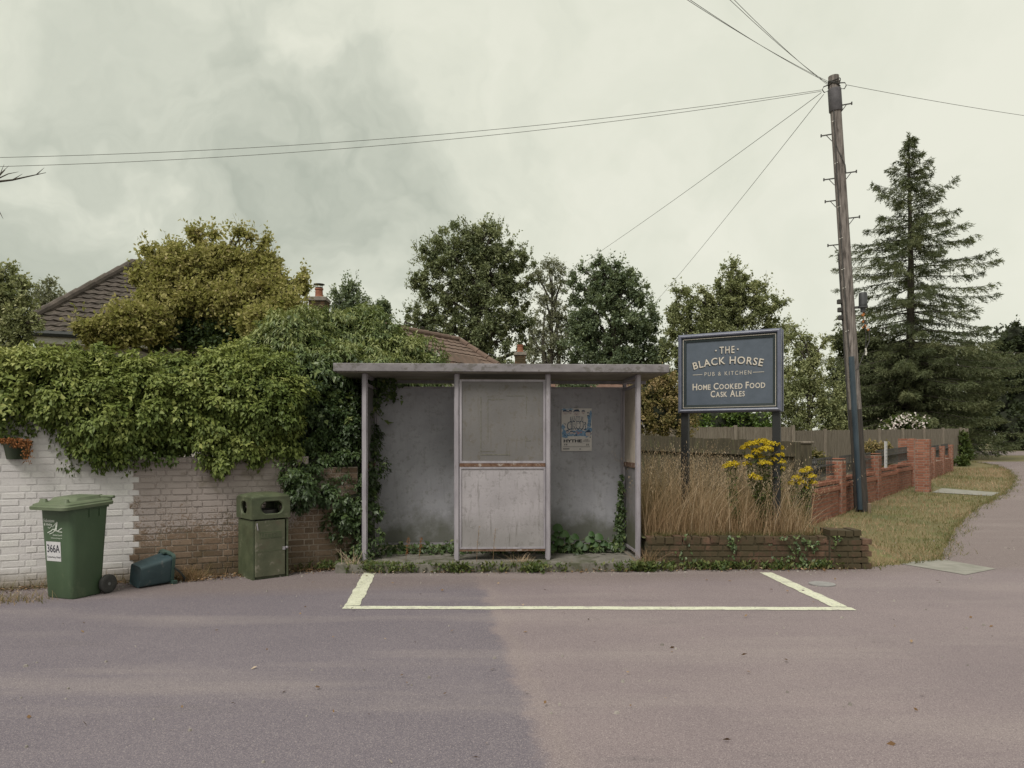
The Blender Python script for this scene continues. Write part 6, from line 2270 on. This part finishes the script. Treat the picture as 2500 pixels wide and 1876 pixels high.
# seed heads
tp = gp_ + np.stack([lean[:, 0], lean[:, 1], hh_ * .88], 1)
sel = (rng.random(m) < .85) & tall
lv = Leaves()
for k in range(6):
    q = tp[sel] + rng.normal(0, .010, (sel.sum(), 3)) + np.stack([lean[sel, 0] * .03 * k, lean[sel, 1] * .03 * k, np.full(sel.sum(), -.05 + .026 * k)], 1)
    lv.add(q, rng.normal(0, .25, (sel.sum(), 3)) + np.array([0, 0, 1]), rng.normal(0, 1, (sel.sum(), 3)), rng.uniform(.02, .04, sel.sum()), .006, np.clip(gvar[sel] + .15, 0, 1))
o2 = lv.build("seed_heads", M['straw'], o)
# undergrowth at the bottom of the bed and along the coping
m = 5000
gx_ = rng.uniform(1.72, 4.0, m)
gy_ = rng.uniform(9.44, 12.4, m)
o = blades("short_dry_grass", np.stack([gx_, gy_, np.array([bedz(a, b_) for a, b_ in zip(gx_, gy_)])], 1), rng.uniform(.12, .42, m), rng.normal(0, .10, (m, 2)), rng.uniform(.004, .009, m), np.clip(rng.normal(.2, .2, m), 0, 1), M['straw'], None, 3)
tag(o, "short brown undergrowth at the foot of the tall dry grass", "grass", None, "stuff")


def ragwort(label, foot, heads, group):
    o = thing("ragwort_plant", label, "flower", foot, 0, group)
    F0 = Vector(foot)
    mb = MB()
    lv, fl = Leaves(), Leaves()
    for (u, v, yy, w) in heads:
        w *= 1.22
        c = P(u, v, yy) - F0
        mid = c * .55 + Vector((random.uniform(-.04, .04), 0, .0))
        mb.tube([(random.uniform(-.04, .04), random.uniform(-.04, .04), -.03), mid, c - Vector((0, 0, .06))], [.008, .006, .004], 5, False)
        for k in range(5):
            e = c + Vector((random.uniform(-w, w), random.uniform(-w, w), -.015))
            mb.tube([c - Vector((0, 0, .07)), e], [.003, .002], 4, False)
        nf = int(130 * (w / .09) ** 2)
        a = rng.uniform(0, 6.28, nf)
        rr = w * np.sqrt(rng.random(nf))
        pos = np.stack([c.x + rr * np.cos(a), c.y + rr * np.sin(a), c.z + .03 - (rr / w) ** 2 * .03 + rng.normal(0, .010, nf)], 1)
        vr = rng.random(nf)
        tl = rng.normal(0, .35, (nf, 3)) + np.stack([np.cos(a), np.sin(a), np.full(nf, 1.1)], 1)
        tl = unit(tl)
        q1_ = unit(np.cross(tl, np.array([0.3, .5, .1])))
        q2_ = np.cross(tl, q1_)
        for k in range(6):
            an = k * 1.0472
            t = q1_ * math.cos(an) + q2_ * math.sin(an) + tl * .25
            fl.add(pos, t, tl, .017, .013, np.clip(vr + .1 * (k % 2), 0, 1))
        fl.add(pos + tl * .004, q1_ * .6 + tl, q2_, .014, .014, .2)
        fl.add(pos + tl * .004, q2_ * .6 + tl, q1_, .014, .014, .3)
        nl = 70
        tt_ = rng.uniform(.05, .95, nl)
        pl_ = np.array([tuple(Vector(mid) * (2 * t) if t < .5 else Vector(mid).lerp(c, (t - .5) * 2)) for t in tt_])
        lv.add(pl_, rng.normal(0, 1, (nl, 3)) * np.array([1, 1, .5]) + np.array([0, 0, .1]), rng.normal(0, .5, (nl, 3)) + np.array([0, 0, 1]), rng.uniform(.04, .10, nl), .022, rng.random(nl))
    mb.build("stems", M['stem'], o)
    lv.build("leaves", M['weed'], o)
    fl.build("flower_heads", M['yellow'], o)


GR = "yellow ragwort plants in the dry grass"
yy = 9.85
ragwort("tallest yellow-flowered ragwort, its big flower cluster in front of the sign's right post", tuple(P(1868, 1300, yy)), [(u, v, yy + d, w) for u, v, d, w in ((1836, 1086, 0, .075), (1860, 1080, .1, .08), (1885, 1086, 0, .085), (1870, 1098, -.1, .08), (1901, 1096, .05, .06), (1848, 1104, -.05, .06), (1818, 1096, 0, .05), (1902, 1112, 0, .065), (1852, 1118, 0, .06), (1828, 1118, -.05, .05), (1868, 1133, -.1, .075), (1905, 1130, 0, .06), (1824, 1135, 0, .05), (1907, 1146, 0, .045), (1890, 1122, 0, .05), (1848, 1170, -.1, .06), (1838, 1164, -.1, .04))], GR)
ragwort("shorter ragwort clump drooping by the near end of the red wall", tuple(P(1955, 1300, 10.1)), [(u, v, 10.1, w) for u, v, w in ((1963, 1152, .06), (1978, 1165, .065), (1985, 1180, .05), (1945, 1168, .055), (1956, 1180, .06), (1932, 1182, .04), (1972, 1148, .05), (1968, 1192, .04))], GR)
ragwort("small single ragwort head leaning left of the tall ragwort", tuple(P(1805, 1300, 9.8)), [(1783, 1137, 9.8, .07), (1795, 1134, 9.8, .05), (1774, 1141, 9.8, .045)], GR)

# verge grass
def in_poly(x, y, poly):
    c = np.zeros(len(x), bool)
    n = len(poly)
    for i in range(n):
        x0, y0 = poly[i]
        x1, y1 = poly[(i + 1) % n]
        if y0 == y1:
            continue
        k = ((y0 > y) != (y1 > y)) & (x < (x1 - x0) * (y - y0) / (y1 - y0) + x0)
        c ^= k
    return c


vp = [(4.35, 9.35)] + [tuple(v) for v in ve] + [(G(2340, 1135).x, G(2340, 1135).y), (RW0 + rdir * 20).to_2d()[:], (RW0 + rdir * .0).to_2d()[:], (5.3, 12.6), (4.5, 10.2)]
vp = [(float(a), float(b_)) for a, b_ in vp]
m = 90000
# more blades close to the camera
yv = 9.3 + 24 * rng.random(m) ** 1.7
xv = rng.uniform(4.2, 24, m)
k = in_poly(xv, yv, vp)
path = [G(2270, 1205).to_2d()[:], G(2425, 1214).to_2d()[:], G(2445, 1203).to_2d()[:], G(2290, 1191).to_2d()[:]]
k &= ~in_poly(xv, yv, path)
xv, yv = xv[k], yv[k]
zv = np.array([max(gz(b_), bedz(a, b_) if (1.7 < a < 6.4 and 9.36 < b_ < 13.3) else 0) for a, b_ in zip(xv, yv)])
tone = .66 + .34 * np.sin(xv * 1.3 + 1.1 * np.sin(yv * .9)) * np.cos(yv * .8 + .5) + rng.normal(0, .2, len(xv))
tone += np.clip(.5 - .25 * (yv - 9.3), 0, .4)
hv = rng.uniform(.025, .075, len(xv)) * (1 + .9 * (rng.random(len(xv)) < .06)) * (.75 + .03 * yv)
o = blades("verge_grass", np.stack([xv, yv, zv], 1), hv, rng.normal(0, .035, (len(xv), 2)), rng.uniform(.006, .012, len(xv)) * (.6 + .045 * yv), np.clip(tone, 0, 1), M['turf'], None, 2)
tag(o, "short patchy green and straw verge grass beside the right-hand lane", "grass", None, "stuff")
# straggling tufts along the verge edge
pts = []
for a, b_ in zip(ve[:-1], ve[1:]):
    n_ = int((b_ - a).length * 130)
    t = rng.random(n_)
    e = np.array([a.x, a.y]) + np.outer(t, [b_.x - a.x, b_.y - a.y])
    pts.append(e + rng.normal(0, .10, (n_, 2)) * (1 + .6 * np.sin(e[:, 1:2] * 3)))
e = np.concatenate(pts)
zz = np.array([gz(b_) for b_ in e[:, 1]])
o = blades("verge_edge_grass", np.stack([e[:, 0], e[:, 1], zz], 1), rng.uniform(.03, .10, len(e)), rng.normal(0, .05, (len(e), 2)), .010, np.clip(rng.normal(.3, .25, len(e)), 0, 1), M['turf'], None, 2)
tag(o, "straggling tufts of grass creeping onto the tarmac along the verge", "grass", None, "stuff")


# weeds along the foot of the wall, plinth and low wall
def weed_points(n, seg, jit):
    out = []
    tot = sum((Vector(b_) - Vector(a)).length for a, b_ in seg)
    for a, b_ in seg:
        a, b_ = Vector(a), Vector(b_)
        k = int(n * (b_ - a).length / tot)
        t = rng.random(k)
        q = np.array(a) + np.outer(t, np.array(b_ - a)) + rng.normal(0, jit, (k, 2))
        out.append(q)
    return np.concatenate(out)


segs_w = [((-2.1, 9.26), (-1.7, 9.0)), ((-1.95, 9.03), (1.7, 9.12)), ((1.5, 9.15), (2.2, 9.24)), ((2.2, 9.25), (4.3, 9.28))]
q = weed_points(110, segs_w, .05)
q = np.concatenate([q] + [c_ + rng.normal(0, 1, (rng.integers(4, 14), 2)) * np.array([.07, .035]) for c_ in weed_points(26, segs_w, .03)])
lv = Leaves()
big = np.concatenate([q, rng.normal(0, 1, (50, 2)) * np.array([.16, .07]) + np.array([-1.62, 9.10]), rng.normal(0, 1, (40, 2)) * np.array([.2, .05]) + np.array([1.58, 9.13]), rng.normal(0, 1, (26, 2)) * np.array([.25, .06]) + np.array([-2.2, 9.25])])
for k in range(9):
    n_ = len(big)
    a = rng.uniform(0, 6.28, n_)
    t = np.stack([np.cos(a) * .7, np.sin(a) * .7, rng.uniform(.2, 1.2, n_)], 1)
    pos = np.concatenate([big, np.zeros((n_, 1))], 1) + np.stack([rng.normal(0, .025, n_), rng.normal(0, .02, n_), rng.uniform(0, .09, n_)], 1)
    lv.add(pos, t, rng.normal(0, .4, (n_, 3)) + np.array([0, -.5, 1]), rng.uniform(.03, .085, n_), rng.uniform(.015, .04, n_), rng.random(n_))
o = lv.build("kerb_weeds", M['weed'], None, KITE)
tag(o, "low green weeds along the foot of the shelter plinth and low wall", "weeds", None, "stuff")
q = np.concatenate([weed_points(500, segs_w, .05), weed_points(380, [((-5.7, 7.86), (-2.2, 9.32))], .06)])
o = blades("kerb_grass", np.concatenate([q, np.zeros((len(q), 1))], 1), rng.uniform(.04, .20, len(q)), rng.normal(0, .05, (len(q), 2)), .006, np.clip(rng.normal(.35, .3, len(q)), 0, 1), M['turf'], None, 3)
tag(o, "thin grass and straw growing in the kerb dirt", "grass", None, "stuff")


def tuft(label, x, y, z, n, h, sp, mat, v0):
    p_ = np.stack([x + rng.normal(0, sp, n), y + rng.normal(0, sp * .5, n), np.full(n, z)], 1)
    o = blades("dry_tuft", p_, rng.uniform(.4, 1.0, n) * h, rng.normal(0, .45, (n, 2)) * h, .007, np.clip(rng.normal(v0, .2, n), 0, 1), mat, None, 4)
    tag(o, label, "grass tuft", "dry grass tufts in the kerb dirt")


g = G(1272, 1392)
tuft("dry straw tuft in front of the shelter's pale lower panel", g.x, g.y, 0, 160, .24, .06, M['straw'], .6)
g = G(455, 1420)
tuft("brown dead tuft between the caddy and the litter bin", g.x, g.y + .05, 0, 220, .22, .10, M['straw'], .1)
g = G(858, 1398)
tuft("pale dead stalks at the corner left of the shelter", g.x, g.y, 0, 60, .36, .06, M['straw'], .9)
g = G(20, 1468)
tuft("low straw tuft at the left edge near the bin", g.x, g.y, 0, 240, .12, .2, M['turf'], .6)
g = G(1590, 1362)
tuft("reddish dry tuft where the shelter meets the low wall", 1.70, 9.24, 0, 160, .34, .06, M['straw'], .25)

# fallen leaves and grit
q = np.concatenate([weed_points(700, [((-1.95, 9.03), (1.7, 9.12)), ((1.7, 9.2), (4.3, 9.24))], .06), weed_points(900, [((-5.9, 7.74), (-2.1, 9.30))], .07), weed_points(500, [((-3.6, 8.6), (-2.0, 9.35))], .08), np.stack([rng.uniform(-5, 5, 130), rng.uniform(3.5, 9, 130)], 1)])
lv = Leaves()
n_ = len(q)
a = rng.uniform(0, 6.28, n_)
lv.add(np.concatenate([q, rng.uniform(.008, .03, (n_, 1))], 1), np.stack([np.cos(a), np.sin(a), rng.normal(0, .3, n_)], 1), rng.normal(0, .4, (n_, 3)) + np.array([0, 0, 1]), rng.uniform(.012, .055, n_), rng.uniform(.008, .03, n_), rng.random(n_))
o = lv.build("leaf_litter", M['litter_leaf'], None, KITE)
tag(o, "brown leaf litter and grit along the wall foot and kerb", "leaf litter", None, "stuff")

# loose stones
q = np.concatenate([weed_points(150, [((-5.6, 7.75), (-2.1, 9.15))], .12), weed_points(120, [((-2, 8.92), (4.3, 9.15))], .08), np.stack([rng.uniform(-5, 6, 160), rng.uniform(3.6, 9, 160)], 1), np.stack([rng.uniform(5.5, 8.5, 60), rng.uniform(9.2, 12, 60)], 1)])
mb = MB()
for x, y in q:
    r_ = random.choice((.004, .006, .008, .011, .015))
    mb.cur = random.random()
    sx, sy, a = random.uniform(.7, 1.3), random.uniform(.7, 1.3), random.uniform(0, 6)
    ring = [(x + r_ * sx * math.cos(a + k * 1.05) * random.uniform(.8, 1.2), y + r_ * sy * math.sin(a + k * 1.05) * random.uniform(.8, 1.2)) for k in range(6)]
    top = [((u - x) * .6 + x, (v - y) * .6 + y, .003 + r_ * .9) for u, v in ring]
    mb.loft([[(u, v, .002) for u, v in ring], top])
o = mb.build("loose_grit", noisy("grit_stone", (0.16, 0.14, 0.13), (0.42, 0.38, 0.35), 9, 0.9, 0))
tag(o, "small loose stones scattered over the tarmac and along its edge", "grit", None, "stuff")

# ivy on the shelter floor, behind the panels
lv = Leaves()
n_ = 520
p_ = np.stack([rng.uniform(-1.75, 1.5, n_), 10.05 + rng.normal(0, .12, n_), .10 + np.abs(rng.normal(0, .05, n_))], 1)
p_[:, 1] += p_[:, 0] * .0436
shoots(lv, p_, np.tile(np.array([0, -.6, .8]), (n_, 1)), 4, .09, .055, .2, .35, .15)
o = lv.build("floor_ivy", M['ivy_dark'], None, IVYQ)
tag(o, "ivy and nettles carpeting the back of the shelter floor", "ivy", None, "stuff")

# the broad-leaved plant in the right bay
g = Vector((.66, 9.98, .1))
bl = thing("burdock_plant", "broad-leaved dark green plant growing inside the shelter's right bay", "plant", g)
lv = Leaves()
mb = MB()
for (u, v, r) in ((1362, 1290, .075), (1378, 1305, .07), (1350, 1315, .06), (1390, 1318, .07), (1365, 1325, .07), (1405, 1312, .06), (1412, 1330, .065), (1440, 1318, .07), (1462, 1312, .065), (1450, 1330, .06), (1475, 1328, .055), (1425, 1338, .06), (1385, 1338, .06), (1350, 1338, .06), (1490, 1335, .045), (1360, 1305, .05), (1445, 1305, .05)):
    c = P(u, v, 9.93) - g
    d = np.array([[random.uniform(-.5, .5), -.55, .15]])
    s = r * 1.7
    pt0 = np.array([tuple(c)]) - d * s * .5
    ROUND = s
    mb.tube([(c.x * .7, .06, 0), Vector(c) * .6 + Vector((0, .04, 0)), Vector(pt0[0])], [.007, .006, .004], 5, False)
    # round leaf as a fan of 12 points
    cc_ = np.array(tuple(c))
    mm_ = 12
    n0 = unit(np.array([random.uniform(-.4, .4), -.8, .65]))
    e1 = unit(np.cross(n0, [0, 0, 1]))
    e2 = np.cross(n0, e1)
    lv.a.append(None)
    ring = [tuple(cc_ + (e1 * math.cos(a) + e2 * math.sin(a) * .92) * r * (1 - .25 * (abs(a - math.pi / 2) < .3)) - n0 * .012 * math.cos(2 * a)) for a in np.linspace(0, 2 * math.pi, mm_, endpoint=False)]
    lv.a[-1] = (ring, tuple(cc_ + n0 * .012))
mb.build("stalks", M['stem'], bl)
mb = MB()
for ring, c in lv.a:
    mb.cur = random.random()
    mb.add(list(ring) + [c], [(i, (i + 1) % 12, 12) for i in range(12)])
mb.build("leaves", M['broad'], bl, smooth=True)
# thin dock stalks with rusty seed in front of the left bay and panel
for (u, v0, v1, lab_, mt) in ((990, 1390, 1310, "rust-red dock stalk in front of the shelter's left bay", 'dead_plant'), (1022, 1385, 1312, "second rust-red dock stalk, nearer the middle panel", 'dead_plant'), (1163, 1392, 1285, "thin grey seed stalk in front of the pale lower panel", 'straw'), (1203, 1392, 1290, "dead wispy stalk right of the thin seed stalk", 'straw')):
    g = G(u, v0)
    o = thing("dock_stalk", lab_, "weed", g, 0, "seed stalks before the shelter")
    hh = (v0 - v1) / F * g.y
    m_ = MB()
    m_.tube([(0, 0, -.02), (.01, 0, hh * .5), (.035, 0, hh)], [.004, .003, .002], 5, False)
    m_.build("stalk", M['dead_stem'], o)
    lv = Leaves()
    n_ = 90 if mt == 'dead_plant' else 22
    t = rng.uniform(.45, 1, n_)
    lv.add(np.stack([.035 * t + rng.normal(0, .010, n_), rng.normal(0, .01, n_), hh * t], 1), rng.normal(0, 1, (n_, 3)), rng.normal(0, 1, (n_, 3)), .016, .010, rng.random(n_))
    lv.build("seeds", M[mt], o)
# ivy trailing over the low wall face
lv = Leaves()
pp = []
for (x, n_, w) in ((2.15, 10, .05), (2.75, 22, .09), (3.55, 44, .12), (3.72, 24, .08), (4.1, 8, .05)):
    pp.append(np.stack([x + rng.normal(0, w, n_), np.full(n_, 9.28), rng.uniform(.06, .44, n_)], 1))
p_ = np.concatenate(pp)
shoots(lv, p_, np.tile(np.array([0, -1., .1]), (len(p_), 1)), 4, .07, .036, .5, .40, .15)
o = lv.build("trailing_ivy", M['ivy_dark'], None, IVYQ)
tag(o, "small-leaved creeper trailing down the face of the low brick wall", "creeper")
# moss / green turf strip on the coping
m = 1400
x_ = rng.uniform(1.75, 4.2, m)
o = blades("coping_grass", np.stack([x_, 9.50 + rng.normal(0, .05, m), np.full(m, .385)], 1), rng.uniform(.03, .10, m), rng.normal(0, .05, (m, 2)) + np.array([0, -.03]), .007, np.clip(rng.normal(.3, .25, m), 0, 1), M['turf'], None, 2)
tag(o, "thin grass and moss along the top of the low brick wall", "grass", None, "stuff")
